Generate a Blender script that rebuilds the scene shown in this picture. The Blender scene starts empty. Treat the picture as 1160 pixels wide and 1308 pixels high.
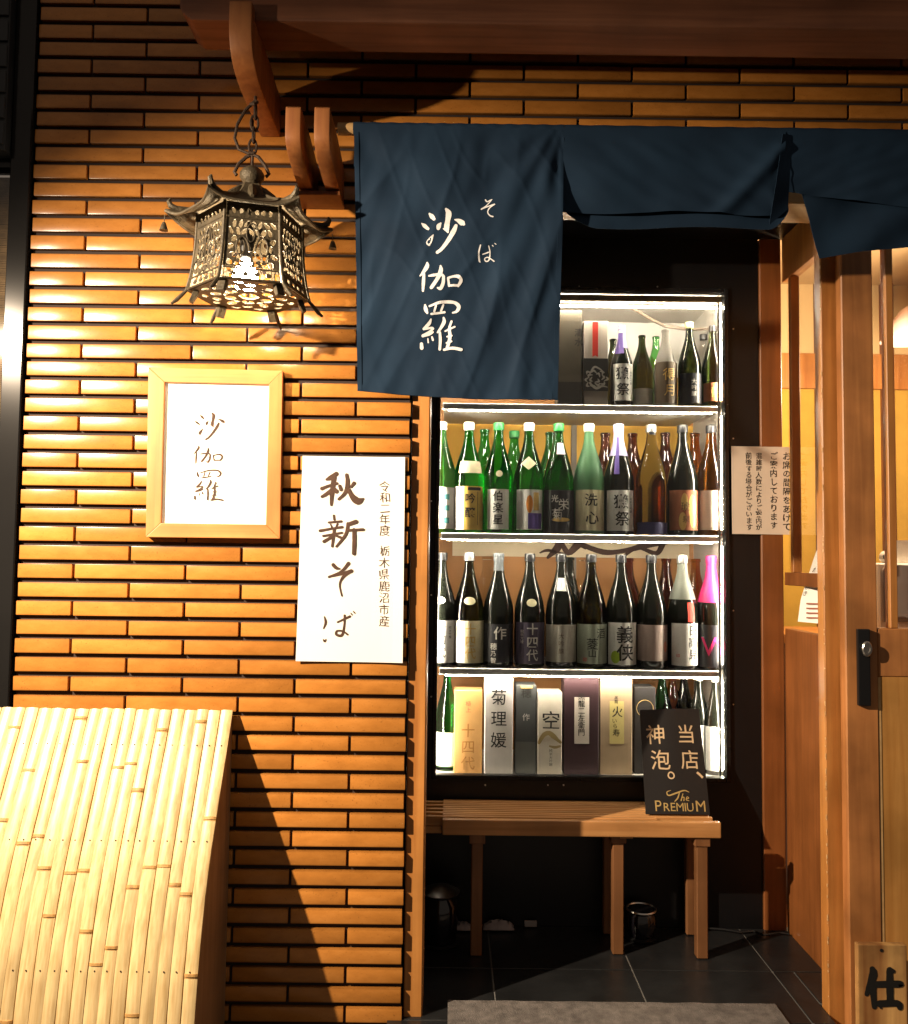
import bpy, bmesh, math, random
from mathutils import Matrix, Vector, noise
random.seed(7)
R = math.radians
S = bpy.context.scene
C = S.collection
# ------------------------------------------------------------------ camera
F, CW, CH = 1100.0, 1160.0, 1308.0
P, HL = .052, .15630                 # tile course pitch, half tile length
D, EYE = 46.4749 * P, 1.30
RX, RY, RZ = -.0552, -.0021, .0122
def _rot():
    ca, sa, cb, sb, cc, sc = math.cos(RX), math.sin(RX), math.cos(RY), math.sin(RY), math.cos(RZ), math.sin(RZ)
    return (Matrix(((cc, -sc, 0), (sc, cc, 0), (0, 0, 1))) @ Matrix(((1, 0, 0), (0, ca, -sa), (0, sa, ca))) @ Matrix(((cb, 0, sb), (0, 1, 0), (-sb, 0, cb)))).transposed()
RT = _rot()
def ray(cx, cy, cz=1.0):
    v = RT @ Vector((cx, cy, cz))
    return Vector((v.x, v.z, -v.y))
def at(px, py, y=0.0):
    """measured point of the photograph -> place in the world on the plane at depth y"""
    v = ray((px - 580) / F, (py - 654) / F)
    return Vector((0, -D, EYE)) + v * ((y + D) / v.y)
cam = bpy.data.cameras.new('camera')
co = bpy.data.objects.new('camera', cam); C.objects.link(co)
r_, u_, f_ = ray(1, 0, 0), ray(0, -1, 0), ray(0, 0, 1)
m = Matrix.Identity(4)
for i in range(3):
    m[i][0], m[i][1], m[i][2] = r_[i], u_[i], -f_[i]
m[0][3], m[1][3], m[2][3] = 0, -D, EYE
co.matrix_world = m
cam.sensor_fit = 'HORIZONTAL'; cam.sensor_width = 36; cam.lens = 36 * F / CW
cam.clip_start = .05; cam.clip_end = 500
S.camera = co
# ------------------------------------------------------------------ light
W = bpy.data.worlds.new('World'); S.world = W; W.use_nodes = True
nt = W.node_tree
bg = nt.nodes['Background']
bg.inputs[0].default_value = (1, .80, .63, 1); bg.inputs[1].default_value = .19
S.view_settings.view_transform = 'Standard'; S.view_settings.look = 'None'
S.view_settings.exposure = 0; S.view_settings.gamma = 1
def lamp(kind, name, loc, power, col, rad=.03, aim=None, size=60, blend=.5):
    l = bpy.data.lights.new(name, kind); l.energy = power; l.color = col
    l.shadow_soft_size = rad
    o = bpy.data.objects.new(name, l); C.objects.link(o); o.location = loc
    if kind == 'SPOT':
        l.spot_size = R(size); l.spot_blend = blend
        o.rotation_euler = (Vector(aim) - Vector(loc)).to_track_quat('-Z', 'Y').to_euler()
    return o
lamp('SPOT', 'street_spotlight', (-1.97, -1.32, 2.23), 850, (1, .80, .57), .020, aim=(.25, 0, .60), size=98, blend=1)
S.cycles.max_bounces = 8; S.cycles.transmission_bounces = 8; S.cycles.transparent_max_bounces = 12
S.cycles.sample_clamp_indirect = 6; S.cycles.caustics_refractive = False; S.cycles.caustics_reflective = False
# ------------------------------------------------------------------ materials
MATS = {}
def nodes(name):
    mt = bpy.data.materials.new(name); mt.use_nodes = True
    return mt, mt.node_tree.nodes, mt.node_tree.links, mt.node_tree.nodes['Principled BSDF']
def pm(name, col, rough=.5, metal=0, trans=0, emit=0, ecol=None, var=.0, vscale=8, bump=0, bscale=60, coat=0, ior=1.45, spec=.5):
    if name in MATS: return MATS[name]
    mt, N, L, b = nodes(name)
    b.inputs['Base Color'].default_value = (*col, 1)
    b.inputs['Roughness'].default_value = rough; b.inputs['Metallic'].default_value = metal
    b.inputs['Transmission Weight'].default_value = trans; b.inputs['IOR'].default_value = ior
    b.inputs['Coat Weight'].default_value = coat; b.inputs['Specular IOR Level'].default_value = spec
    if emit:
        b.inputs['Emission Color'].default_value = (*(ecol or col), 1); b.inputs['Emission Strength'].default_value = emit
    if var or bump:
        tc = N.new('ShaderNodeTexCoord')
    if var:
        n = N.new('ShaderNodeTexNoise'); n.inputs['Scale'].default_value = vscale; n.inputs['Detail'].default_value = 6
        L.new(tc.outputs['Object'], n.inputs['Vector'])
        mp = N.new('ShaderNodeMapRange'); mp.inputs[1].default_value = .3; mp.inputs[2].default_value = .7
        mp.inputs[3].default_value = 1 - var; mp.inputs[4].default_value = 1 + var
        L.new(n.outputs['Fac'], mp.inputs[0])
        mx = N.new('ShaderNodeVectorMath'); mx.operation = 'SCALE'; mx.inputs[0].default_value = col
        L.new(mp.outputs[0], mx.inputs['Scale']); L.new(mx.outputs[0], b.inputs['Base Color'])
    if bump:
        n2 = N.new('ShaderNodeTexNoise'); n2.inputs['Scale'].default_value = bscale; n2.inputs['Detail'].default_value = 4
        L.new(tc.outputs['Object'], n2.inputs['Vector'])
        bp = N.new('ShaderNodeBump'); bp.inputs['Strength'].default_value = bump; bp.inputs['Distance'].default_value = .004
        L.new(n2.outputs['Fac'], bp.inputs['Height']); L.new(bp.outputs[0], b.inputs['Normal'])
    MATS[name] = mt
    return mt
def wood(name, c1, c2, axis='Z', rough=.45, sc=14, bump=.15, dirt=.25):
    if name in MATS: return MATS[name]
    mt, N, L, b = nodes(name)
    tc = N.new('ShaderNodeTexCoord'); mp = N.new('ShaderNodeMapping')
    s = [sc * 3] * 3; s['XYZ'.index(axis)] = sc * .14
    mp.inputs['Scale'].default_value = s
    oi = N.new('ShaderNodeObjectInfo'); ad = N.new('ShaderNodeVectorMath'); ad.operation = 'ADD'
    mu = N.new('ShaderNodeMath'); mu.operation = 'MULTIPLY'; mu.inputs[1].default_value = 13
    L.new(oi.outputs['Random'], mu.inputs[0]); L.new(tc.outputs['Object'], ad.inputs[0]); L.new(mu.outputs[0], ad.inputs[1])
    L.new(ad.outputs[0], mp.inputs['Vector'])
    n = N.new('ShaderNodeTexNoise'); n.inputs['Scale'].default_value = 1; n.inputs['Detail'].default_value = 8; n.inputs['Distortion'].default_value = .6
    L.new(mp.outputs[0], n.inputs['Vector'])
    cr = N.new('ShaderNodeValToRGB'); cr.color_ramp.elements[0].position = .3; cr.color_ramp.elements[1].position = .68
    cr.color_ramp.elements[0].color = (*c1, 1); cr.color_ramp.elements[1].color = (*c2, 1)
    L.new(n.outputs['Fac'], cr.inputs[0])
    n3 = N.new('ShaderNodeTexNoise'); n3.inputs['Scale'].default_value = 5; n3.inputs['Detail'].default_value = 5
    L.new(ad.outputs[0], n3.inputs['Vector'])
    m3 = N.new('ShaderNodeMapRange'); m3.inputs[1].default_value = .35; m3.inputs[2].default_value = .65; m3.inputs[3].default_value = 1 - dirt; m3.inputs[4].default_value = 1.05
    L.new(n3.outputs['Fac'], m3.inputs[0])
    vm = N.new('ShaderNodeVectorMath'); vm.operation = 'SCALE'; L.new(cr.outputs[0], vm.inputs[0]); L.new(m3.outputs[0], vm.inputs['Scale'])
    L.new(vm.outputs[0], b.inputs['Base Color'])
    mr = N.new('ShaderNodeMapRange'); mr.inputs[3].default_value = rough - .08; mr.inputs[4].default_value = rough + .15
    L.new(n3.outputs['Fac'], mr.inputs[0]); L.new(mr.outputs[0], b.inputs['Roughness'])
    bp = N.new('ShaderNodeBump'); bp.inputs['Strength'].default_value = bump; bp.inputs['Distance'].default_value = .003
    L.new(n.outputs['Fac'], bp.inputs['Height']); L.new(bp.outputs[0], b.inputs['Normal'])
    MATS[name] = mt
    return mt
def glaze():
    mt, N, L, b = nodes('tile_glaze')
    tc = N.new('ShaderNodeTexCoord'); oi = N.new('ShaderNodeObjectInfo')
    mu = N.new('ShaderNodeMath'); mu.operation = 'MULTIPLY'; mu.inputs[1].default_value = 37
    ad = N.new('ShaderNodeVectorMath'); ad.operation = 'ADD'
    L.new(oi.outputs['Random'], mu.inputs[0]); L.new(tc.outputs['Object'], ad.inputs[0]); L.new(mu.outputs[0], ad.inputs[1])
    mp = N.new('ShaderNodeMapping'); mp.inputs['Scale'].default_value = (1, 1, 2.4); L.new(ad.outputs[0], mp.inputs[0])
    n = N.new('ShaderNodeTexNoise'); n.inputs['Scale'].default_value = 13; n.inputs['Detail'].default_value = 9; n.inputs['Roughness'].default_value = .62
    L.new(mp.outputs[0], n.inputs['Vector'])
    cr = N.new('ShaderNodeValToRGB'); e = cr.color_ramp.elements
    e[0].position = .27; e[0].color = (.39, .150, .028, 1); e[1].position = .72; e[1].color = (.55, .225, .048, 1)
    x = e.new(.5); x.color = (.48, .188, .036, 1)
    L.new(n.outputs['Fac'], cr.inputs[0])
    sp = N.new('ShaderNodeTexNoise'); sp.inputs['Scale'].default_value = 210; L.new(ad.outputs[0], sp.inputs['Vector'])
    sr = N.new('ShaderNodeMapRange'); sr.inputs[1].default_value = .26; sr.inputs[2].default_value = .34; sr.inputs[3].default_value = .62; sr.inputs[4].default_value = 1; L.new(sp.outputs['Fac'], sr.inputs[0])
    rr = N.new('ShaderNodeMapRange'); rr.inputs[3].default_value = .78; rr.inputs[4].default_value = 1.1; L.new(oi.outputs['Random'], rr.inputs[0])
    mm = N.new('ShaderNodeMath'); mm.operation = 'MULTIPLY'; L.new(sr.outputs[0], mm.inputs[0]); L.new(rr.outputs[0], mm.inputs[1])
    sx = N.new('ShaderNodeSeparateXYZ'); L.new(tc.outputs['Object'], sx.inputs[0])
    ez = N.new('ShaderNodeMath'); ez.operation = 'PINGPONG'; ez.inputs[1].default_value = (P - .0125) / 2; L.new(sx.outputs['Z'], ez.inputs[0])
    er = N.new('ShaderNodeMapRange'); er.inputs[1].default_value = .0; er.inputs[2].default_value = .0045; er.inputs[3].default_value = .62; er.inputs[4].default_value = 1; L.new(ez.outputs[0], er.inputs[0])
    me_ = N.new('ShaderNodeMath'); me_.operation = 'MULTIPLY'; L.new(er.outputs[0], me_.inputs[0]); L.new(mm.outputs[0], me_.inputs[1])
    vm = N.new('ShaderNodeVectorMath'); vm.operation = 'SCALE'; L.new(cr.outputs[0], vm.inputs[0]); L.new(me_.outputs[0], vm.inputs['Scale'])
    L.new(vm.outputs[0], b.inputs['Base Color'])
    b.inputs['Roughness'].default_value = .25
    b.inputs['Specular IOR Level'].default_value = .42
    n2 = N.new('ShaderNodeTexNoise'); n2.inputs['Scale'].default_value = 45; n2.inputs['Detail'].default_value = 3; L.new(ad.outputs[0], n2.inputs['Vector'])
    bp = N.new('ShaderNodeBump'); bp.inputs['Strength'].default_value = .10; bp.inputs['Distance'].default_value = .002
    L.new(n2.outputs['Fac'], bp.inputs['Height']); L.new(bp.outputs[0], b.inputs['Normal'])
    return mt
def glass_pane(name, tint=(1, 1, 1), rough=.02, k=1.0):
    mt = bpy.data.materials.new(name); mt.use_nodes = True
    N, L = mt.node_tree.nodes, mt.node_tree.links
    N.remove(N['Principled BSDF'])
    t = N.new('ShaderNodeBsdfTransparent'); t.inputs[0].default_value = (*tint, 1)
    g = N.new('ShaderNodeBsdfGlossy'); g.inputs['Roughness'].default_value = rough
    fr = N.new('ShaderNodeFresnel'); fr.inputs[0].default_value = 1.5
    mu = N.new('ShaderNodeMath'); mu.operation = 'MULTIPLY'; mu.inputs[1].default_value = k; L.new(fr.outputs[0], mu.inputs[0])
    mx = N.new('ShaderNodeMixShader'); L.new(mu.outputs[0], mx.inputs[0]); L.new(t.outputs[0], mx.inputs[1]); L.new(g.outputs[0], mx.inputs[2])
    L.new(mx.outputs[0], N['Material Output'].inputs[0])
    return mt
M_TILE = glaze()
M_MORTAR = pm('mortar', (.035, .022, .018), .9, bump=.3)
M_WOOD_O = wood('honey_wood_upright', (.40, .15, .032), (.56, .24, .06), 'Z', .42)
M_WOOD_OX = wood('honey_wood_lengthwise', (.44, .20, .065), (.60, .30, .11), 'X', .38)
M_WOOD_F = wood('picture_frame_wood', (.50, .175, .04), (.66, .26, .07), 'Z', .45)
M_WOOD_FX = wood('picture_frame_wood_level', (.50, .175, .04), (.66, .26, .07), 'X', .45)
M_WOOD_R = wood('reddish_beam_wood', (.15, .055, .026), (.25, .10, .048), 'X', .6, bump=.3)
M_WOOD_B = wood('bracket_wood', (.28, .092, .026), (.42, .16, .046), 'Z', .5)
M_WOOD_D = wood('dark_red_door_wood', (.19, .062, .015), (.27, .092, .024), 'Z', .4)
M_WOOD_L = wood('door_leaf_wood', (.38, .145, .045), (.54, .225, .07), 'Z', .42, dirt=.4)
M_WOOD_PALE = wood('pale_lintel_wood', (.50, .30, .12), (.60, .38, .17), 'X', .5)
M_BAMBOO = None
M_BLACK = pm('black_painted_metal', (.005, .005, .006), .38, var=.2, bump=.05)
M_BLACKG = pm('black_gloss_frame', (.012, .012, .013), .2, var=.2)
M_POST = pm('bronze_aluminium', (.022, .021, .021), .15, metal=.55, var=.15, vscale=3)
M_CHROME = pm('brushed_steel', (.62, .60, .57), .28, metal=1, var=.06, vscale=30)
M_WHITE = pm('white_enamel', (.74, .72, .68), .4, var=.04)
M_PAPER = pm('white_paper', (.84, .82, .77), .8, var=.02, vscale=5)
M_PAPER2 = pm('notice_paper', (.70, .60, .49), .8, var=.06, vscale=9)
M_INK = pm('black_ink', (.012, .011, .010), .5)
M_INKB = pm('brown_ink', (.065, .030, .017), .6, var=.3, vscale=60)
M_IRON = pm('cast_bronze', (.070, .054, .032), .55, metal=.25, var=.35, vscale=40, bump=.5, bscale=160)
M_RUST = pm('rusty_iron', (.055, .034, .022), .7, metal=.4, var=.4, vscale=60, bump=.4, bscale=200)
M_SLATE = pm('black_slate', (.014, .0145, .0155), .3, var=.35, vscale=9, bump=.25, bscale=22)
M_GROUT = pm('floor_grout', (.13, .125, .12), .9)
M_GROUND = pm('asphalt', (.045, .044, .043), .85, var=.3, vscale=12, bump=.5, bscale=120)
M_GOLDP = pm('gold_print', (.62, .44, .17), .45, metal=.5)
M_WHITEP = pm('white_print', (.8, .79, .75), .6)
M_GLASSW = glass_pane('window_glass')
M_GLASSF = glass_pane('showcase_glass', (.97, .98, .97), .015, .8)
# ------------------------------------------------------------------ mesh builder
class MB:
    def __init__(s): s.v = []; s.f = []
    def add(s, v, f):
        n = len(s.v); s.v += [tuple(x) for x in v]; s.f += [tuple(i + n for i in q) for q in f]; return s
    def box(s, x0, x1, y0, y1, z0, z1):
        v = [(x, y, z) for x in (x0, x1) for y in (y0, y1) for z in (z0, z1)]
        return s.add(v, [(0, 1, 3, 2), (4, 6, 7, 5), (0, 4, 5, 1), (2, 3, 7, 6), (0, 2, 6, 4), (1, 5, 7, 3)])
    def prism(s, poly, axis, a, b):
        n = len(poly)
        def mk(t, p):
            return (t, p[0], p[1]) if axis == 'x' else (p[0], t, p[1]) if axis == 'y' else (p[0], p[1], t)
        v = [mk(a, p) for p in poly] + [mk(b, p) for p in poly]
        f = [tuple(range(n)), tuple(range(2 * n - 1, n - 1, -1))] + [(i, i + n, (i + 1) % n + n, (i + 1) % n) for i in range(n)]
        return s.add(v, f)
    def lathe(s, prof, c=(0, 0, 0), n=24):
        v = []; f = []; k = len(prof)
        for r, z in prof:
            for i in range(n):
                a = 2 * math.pi * i / n
                v.append((c[0] + r * math.cos(a), c[1] + r * math.sin(a), c[2] + z))
        for j in range(k - 1):
            for i in range(n):
                i2 = (i + 1) % n
                f.append((j * n + i, j * n + i2, (j + 1) * n + i2, (j + 1) * n + i))
        f.append(tuple(reversed(range(n)))); f.append(tuple((k - 1) * n + i for i in range(n)))
        return s.add(v, f)
    def tube(s, pts, r, n=8, closed=False, caps=True):
        pts = [Vector(p) for p in pts]; k = len(pts); v = []; f = []
        rr = r if isinstance(r, (list, tuple)) else [r] * k
        up = None
        for i, p in enumerate(pts):
            if closed: t = pts[(i + 1) % k] - pts[i - 1]
            else: t = pts[min(i + 1, k - 1)] - pts[max(i - 1, 0)]
            t.normalize()
            if up is None:
                up = Vector((0, 0, 1)) if abs(t.z) < .9 else Vector((0, 1, 0))
            a = t.cross(up).normalized(); up = a.cross(t).normalized()
            for j in range(n):
                q = 2 * math.pi * j / n
                v.append(p + (a * math.cos(q) + up * math.sin(q)) * rr[i])
        m_ = k if closed else k - 1
        for i in range(m_):
            for j in range(n):
                i2 = (i + 1) % k; j2 = (j + 1) % n
                f.append((i * n + j, i2 * n + j, i2 * n + j2, i * n + j2))
        if not closed and caps:
            f.append(tuple(range(n))); f.append(tuple(reversed([(k - 1) * n + j for j in range(n)])))
        return s.add(v, f)
def off_of(p):
    o = Vector((0, 0, 0))
    while p is not None:
        o += p.location; p = p.parent
    return o
def obj(name, mb, mat, parent=None, bevel=0, smooth=False, seg=1, solid=0):
    """link a mesh built in world coordinates (or local ones when parent is at the origin)"""
    me = bpy.data.meshes.new(name)
    V = mb.v
    if parent is None:
        xs, ys, zs = zip(*V)
        o0 = Vector(((min(xs) + max(xs)) / 2, (min(ys) + max(ys)) / 2, min(zs)))
    else: o0 = off_of(parent)
    me.from_pydata([(a - o0.x, b - o0.y, c - o0.z) for a, b, c in V], [], mb.f)
    bm = bmesh.new(); bm.from_mesh(me)
    bmesh.ops.recalc_face_normals(bm, faces=bm.faces)
    if solid: bmesh.ops.solidify(bm, geom=bm.faces[:], thickness=solid)
    if bevel:
        ed = [e for e in bm.edges if len(e.link_faces) == 2 and e.calc_face_angle(0) > .5]
        bmesh.ops.bevel(bm, geom=ed, offset=bevel, segments=seg, profile=.6, affect='EDGES')
    bm.to_mesh(me); bm.free()
    if smooth:
        for p in me.polygons: p.use_smooth = True
        me.set_sharp_from_angle(angle=R(38))
    if mat: me.materials.append(mat)
    o = bpy.data.objects.new(name, me); C.objects.link(o)
    if parent is None: o.location = o0
    else: o.parent = parent
    return o
def tag(o, label=None, cat=None, group=None, kind=None):
    if label: o['label'] = label
    if cat: o['category'] = cat
    if group: o['group'] = group
    if kind: o['kind'] = kind
    return o
def thing(name, label, cat, loc=(0, 0, 0), group=None):
    o = bpy.data.objects.new(name, None); C.objects.link(o); o.location = loc
    o.empty_display_size = .05
    return tag(o, label, cat, group)
# ------------------------------------------------------------------ lettering
_G = {}
def glyph(ch, bold=0.0):
    k = (ch, bold)
    if k in _G: return _G[k]
    c = bpy.data.curves.new('glyph', 'FONT'); c.body = ch; c.offset = bold; c.resolution_u = 3
    o = bpy.data.objects.new('glyph', c); C.objects.link(o)
    dg = bpy.context.evaluated_depsgraph_get()
    me = bpy.data.meshes.new_from_object(o.evaluated_get(dg))
    g = ([(v.co.x, v.co.y) for v in me.vertices], [tuple(p.vertices) for p in me.polygons])
    bpy.data.objects.remove(o); bpy.data.meshes.remove(me); bpy.data.curves.remove(c)
    _G[k] = g
    return g
_k = glyph('国'); KX = (min(p[0] for p in _k[0]) + max(p[0] for p in _k[0])) / 2; KY = (min(p[1] for p in _k[0]) + max(p[1] for p in _k[0])) / 2
KH = max(p[1] for p in _k[0]) - min(p[1] for p in _k[0])
def flat_text(items, bold=0.0, wob=0.0):
    """items: (char, x, y, size[, rot]) with x, y the centre of the character; returns 2D verts, faces"""
    V = []; Fc = []
    for it in items:
        ch, x, y, s = it[:4]; a = it[4] if len(it) > 4 else 0
        gv, gf = glyph(ch, bold)
        if not gv: continue
        n = len(V); ca, sa = math.cos(a), math.sin(a); q = random.random() * 50
        for u, w in gv:
            u, w = (u - KX) / KH * s, (w - KY) / KH * s
            if wob:
                d = noise.noise_vector((u / s * 3 + q, w / s * 3, 0)); u += d.x * wob * s; w += d.y * wob * s
            V.append((x + u * ca - w * sa, y + u * sa + w * ca))
        Fc += [tuple(i + n for i in f) for f in gf]
    return V, Fc
def refine(V, Fc, ml):
    bm = bmesh.new(); vs = [bm.verts.new((x, y, 0)) for x, y in V]
    for f in Fc:
        try: bm.faces.new([vs[i] for i in f])
        except ValueError: pass
    for _ in range(4):
        ed = [e for e in bm.edges if e.calc_length() > ml]
        if not ed: break
        bmesh.ops.subdivide_edges(bm, edges=ed, cuts=1); bmesh.ops.triangulate(bm, faces=[f for f in bm.faces if len(f.verts) > 3])
    bm.verts.index_update()
    out = [(v.co.x, v.co.y) for v in bm.verts], [tuple(v.index for v in f.verts) for f in bm.faces]
    bm.free(); return out
def column(txt, x, y0, size, pitch=1.12, jit=0):
    """a vertical line of writing, centred on x, its first character centred on y0, going down"""
    return [(c, x + random.uniform(-jit, jit) * size, y0 - i * size * pitch, size * (1 + random.uniform(-jit, jit)), random.uniform(-jit, jit)) for i, c in enumerate(txt) if c != ' ']
def hline(txt, xc, y, size, bold=0):
    """horizontal latin line"""
    adv = []; x = 0
    for c in txt:
        g = glyph(c, bold)[0]
        if not g: adv.append((c, x)); x += .3; continue
        a, b = min(p[0] for p in g), max(p[0] for p in g)
        adv.append((c, x - a)); x += b - a + .09
    return [(c, xc + (ax - x / 2 + KX) / KH * size, y, size) for c, ax in adv]
def brush(strokes, sx=1.0, ox=0.0, oy=0.0, wk=1.0, sub=5):
    """strokes of (x, y, halfwidth) points, y down -> list of (2D verts, faces), y up"""
    out = []
    for st in strokes:
        if len(st) == 2: st = [st[0], tuple((st[0][i] + st[1][i]) / 2 for i in range(3)), st[1]]
        pts = []
        n = len(st)
        for i in range(n - 1):
            p0, p1, p2, p3 = st[max(i - 1, 0)], st[i], st[i + 1], st[min(i + 2, n - 1)]
            for k in range(sub):
                t = k / sub
                pts.append(tuple(.5 * (2 * p1[j] + (p2[j] - p0[j]) * t + (2 * p0[j] - 5 * p1[j] + 4 * p2[j] - p3[j]) * t * t + (3 * p1[j] - p0[j] - 3 * p2[j] + p3[j]) * t ** 3) for j in range(3)))
        pts.append(st[-1])
        V = []; Fc = []
        m_ = len(pts)
        tg = []
        for i in range(m_):
            a, b = pts[max(i - 1, 0)], pts[min(i + 1, m_ - 1)]
            dx, dy = b[0] - a[0], b[1] - a[1]; l = math.hypot(dx, dy) or 1
            tg.append((dx / l, dy / l))
        def put(x, y): V.append((ox + x * sx, oy - y * sx))
        for i, p in enumerate(pts):
            w = p[2] * wk * (1 + .10 * noise.noise((p[0] * .05, p[1] * .05, 3)))
            put(p[0] + tg[i][1] * w, p[1] - tg[i][0] * w); put(p[0] - tg[i][1] * w, p[1] + tg[i][0] * w)
            if i: Fc.append((2 * i - 2, 2 * i - 1, 2 * i + 1, 2 * i))
        for e in (0, m_ - 1):
            sg = -1 if e == 0 else 1; p = pts[e]; w = p[2] * wk; base = 2 * e
            ring = []
            for k in range(1, 5):
                a = math.pi * k / 5
                cx, cy = math.cos(a), math.sin(a)
                nx, ny = tg[e][1], -tg[e][0]
                put(p[0] + nx * w * cx + tg[e][0] * sg * w * cy, p[1] + ny * w * cx + tg[e][1] * sg * w * cy); ring.append(len(V) - 1)
            Fc.append((base, *ring, base + 1))
        out.append((V, Fc))
    return out
def lay(mb, VF, fn):
    """put flat shapes on a surface: fn(x, y, layer) -> world point"""
    for k, (V, Fc) in enumerate(VF):
        mb.add([fn(x, y, k) for x, y in V], Fc)
    return mb
SHA = [[(210,148,8),(228,168,18),(246,190,13)],[(148,222,4),(170,240,16),(198,264,12)],[(240,315,4),(222,345,16),(205,375,22),(206,392,12)],[(300,225,6),(285,245,18),(280,264,15)],
 [(342,118,10),(362,150,24),(355,205,20),(347,258,22),(356,296,9)],[(322,268,6),(350,285,12)],[(412,200,5),(440,208,16),(470,228,23),(482,238,12)],[(420,248,14),(402,290,20),(360,360,18),(310,425,14),(272,455,13)]]
KA = [[(192,538,8),(190,566,18),(165,606,14),(136,640,6)],[(166,625,10),(162,690,14),(158,760,9)],[(207,642,8),(250,636,12),(300,632,12),(322,648,11)],[(322,648,12),(318,700,14),(298,742,15),(275,738,7)],[(298,565,8),(300,602,18),(275,662,16),(225,735,14)],
 [(358,662,9),(366,722,10)],[(358,660,9),(400,648,10),(440,650,14),(460,680,14),(438,722,10)],[(368,720,9),(440,718,10)]]
RA = [[(175,872,8),(180,905,16),(192,935,9)],[(210,882,8),(300,852,12),(400,850,13),(442,882,16),(428,920,12),(395,932,7)],[(262,878,8),(248,925,9)],[(320,872,8),(302,918,9)],[(225,945,9),(330,928,9)],
 [(222,985,6),(206,1020,14),(165,1062,11)],[(170,1064,8),(225,1052,9),(240,1058,8)],[(238,1060,9),(205,1088,11),(158,1116,13)],[(165,1116,10),(210,1104,9),(238,1085,7)],[(146,1180,14),(148,1212,15)],[(197,1138,5),(200,1168,6)],[(230,1125,8),(237,1148,9)],
 [(322,972,8),(326,1004,15),(302,1050,12),(274,1088,7)],[(292,1088,10),(296,1150,12),(291,1222,11)],[(385,1002,10),(368,1048,10)],[(335,1078,7),(410,1045,8)],[(366,1060,12),(372,1130,14),(350,1215,13)],[(350,1122,7),(386,1115,8)],[(345,1172,7),(384,1160,8)],[(326,1226,10),(390,1214,12),(462,1226,13)]]
SO = [[(655,40,6),(668,55,5),(695,42,5)],[(705,38,4),(665,85,4),(622,118,6)],[(625,115,6),(675,95,5),(725,80,6)],[(722,82,5),(685,110,5),(672,145,4),(690,172,5),(712,180,6)]]
BA = [[(615,405,5),(602,460,6),(605,520,7),(612,535,4)],[(632,475,4),(690,455,5)],[(680,410,4),(690,460,5),(682,518,5),(658,528,5),(648,508,4),(675,498,4),(722,530,5)],[(708,405,3),(716,412,3)],[(728,390,3),(738,398,3)]]
AKI = [[(242,124,14),(205,150,15),(182,160,9)],[(152,218,12),(200,198,9),(246,184,9)],[(228,145,15),(216,230,15),(210,318,9)],[(215,222,11),(182,250,12),(152,268,9)],[(225,215,11),(242,234,14)],[(262,200,10),(270,222,12)],[(305,130,11),(310,180,13),(296,240,11),(255,282,8)],[(310,205,9),(338,262,17),(374,292,24),(408,276,5)],[(350,180,11),(330,205,7)]]
SHIN = [[(226,385,8),(229,408,8)],[(194,428,7),(272,420,8)],[(206,440,5),(213,455,6)],[(248,436,6),(240,453,5)],[(140,480,9),(210,466,7),(278,455,8)],[(160,512,7),(276,490,7)],[(228,470,9),(222,520,9),(215,576,7)],[(215,515,8),(164,546,10)],[(236,508,7),(270,521,9)],
 [(362,420,13),(318,436,11)],[(312,432,9),(298,500,9),(240,576,6)],[(312,474,8),(406,468,9)],[(350,470,11),(351,540,12),(348,618,11)]]
SO2 = [[(222,690,12),(240,708,11),(262,714,6)],[(316,680,12),(272,730,8),(195,765,7)],[(200,762,7),(270,745,9),(334,726,12)],[(334,728,8),(286,760,9),(262,810,6),(275,880,5)]]
BA2 = [[(168,1010,4),(176,1045,8),(163,1082,4)],[(162,1150,4),(170,1160,7),(178,1148,3)],[(248,1042,5),(325,1005,7)],[(292,1000,7),(290,1060,6),(276,1120,8),(242,1118,8),(245,1096,6),(280,1096,6),(310,1116,6)],[(330,985,3),(338,995,4)],[(346,974,3),(354,984,4)]]
SHI = [[(555,590,36),(568,665,56),(520,820,44),(484,920,30)],[(572,800,44),(568,900,42),(584,1085,34)],[(782,605,42),(785,800,50),(790,1020,45)],[(800,610,34),(830,622,28)],[(620,792,44),(900,788,46),(930,800,32)],[(650,1045,46),(880,1040,44),(918,1095,38)],[(655,1050,30),(668,1100,14)]]
# ------------------------------------------------------------------ the setting
XL = at(29, 560).x; XR = at(523.5, 600).x; XRR = 1.75
def zl(k): return EYE + 30.6286 * P - k * P         # joint line k
def xj(h): return h * HL - 20.3463 * P              # vertical joint h
g = obj('ground', MB().box(-60, 60, -60, 0.05, -.06, -.012), M_GROUND); tag(g, kind='structure')
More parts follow.
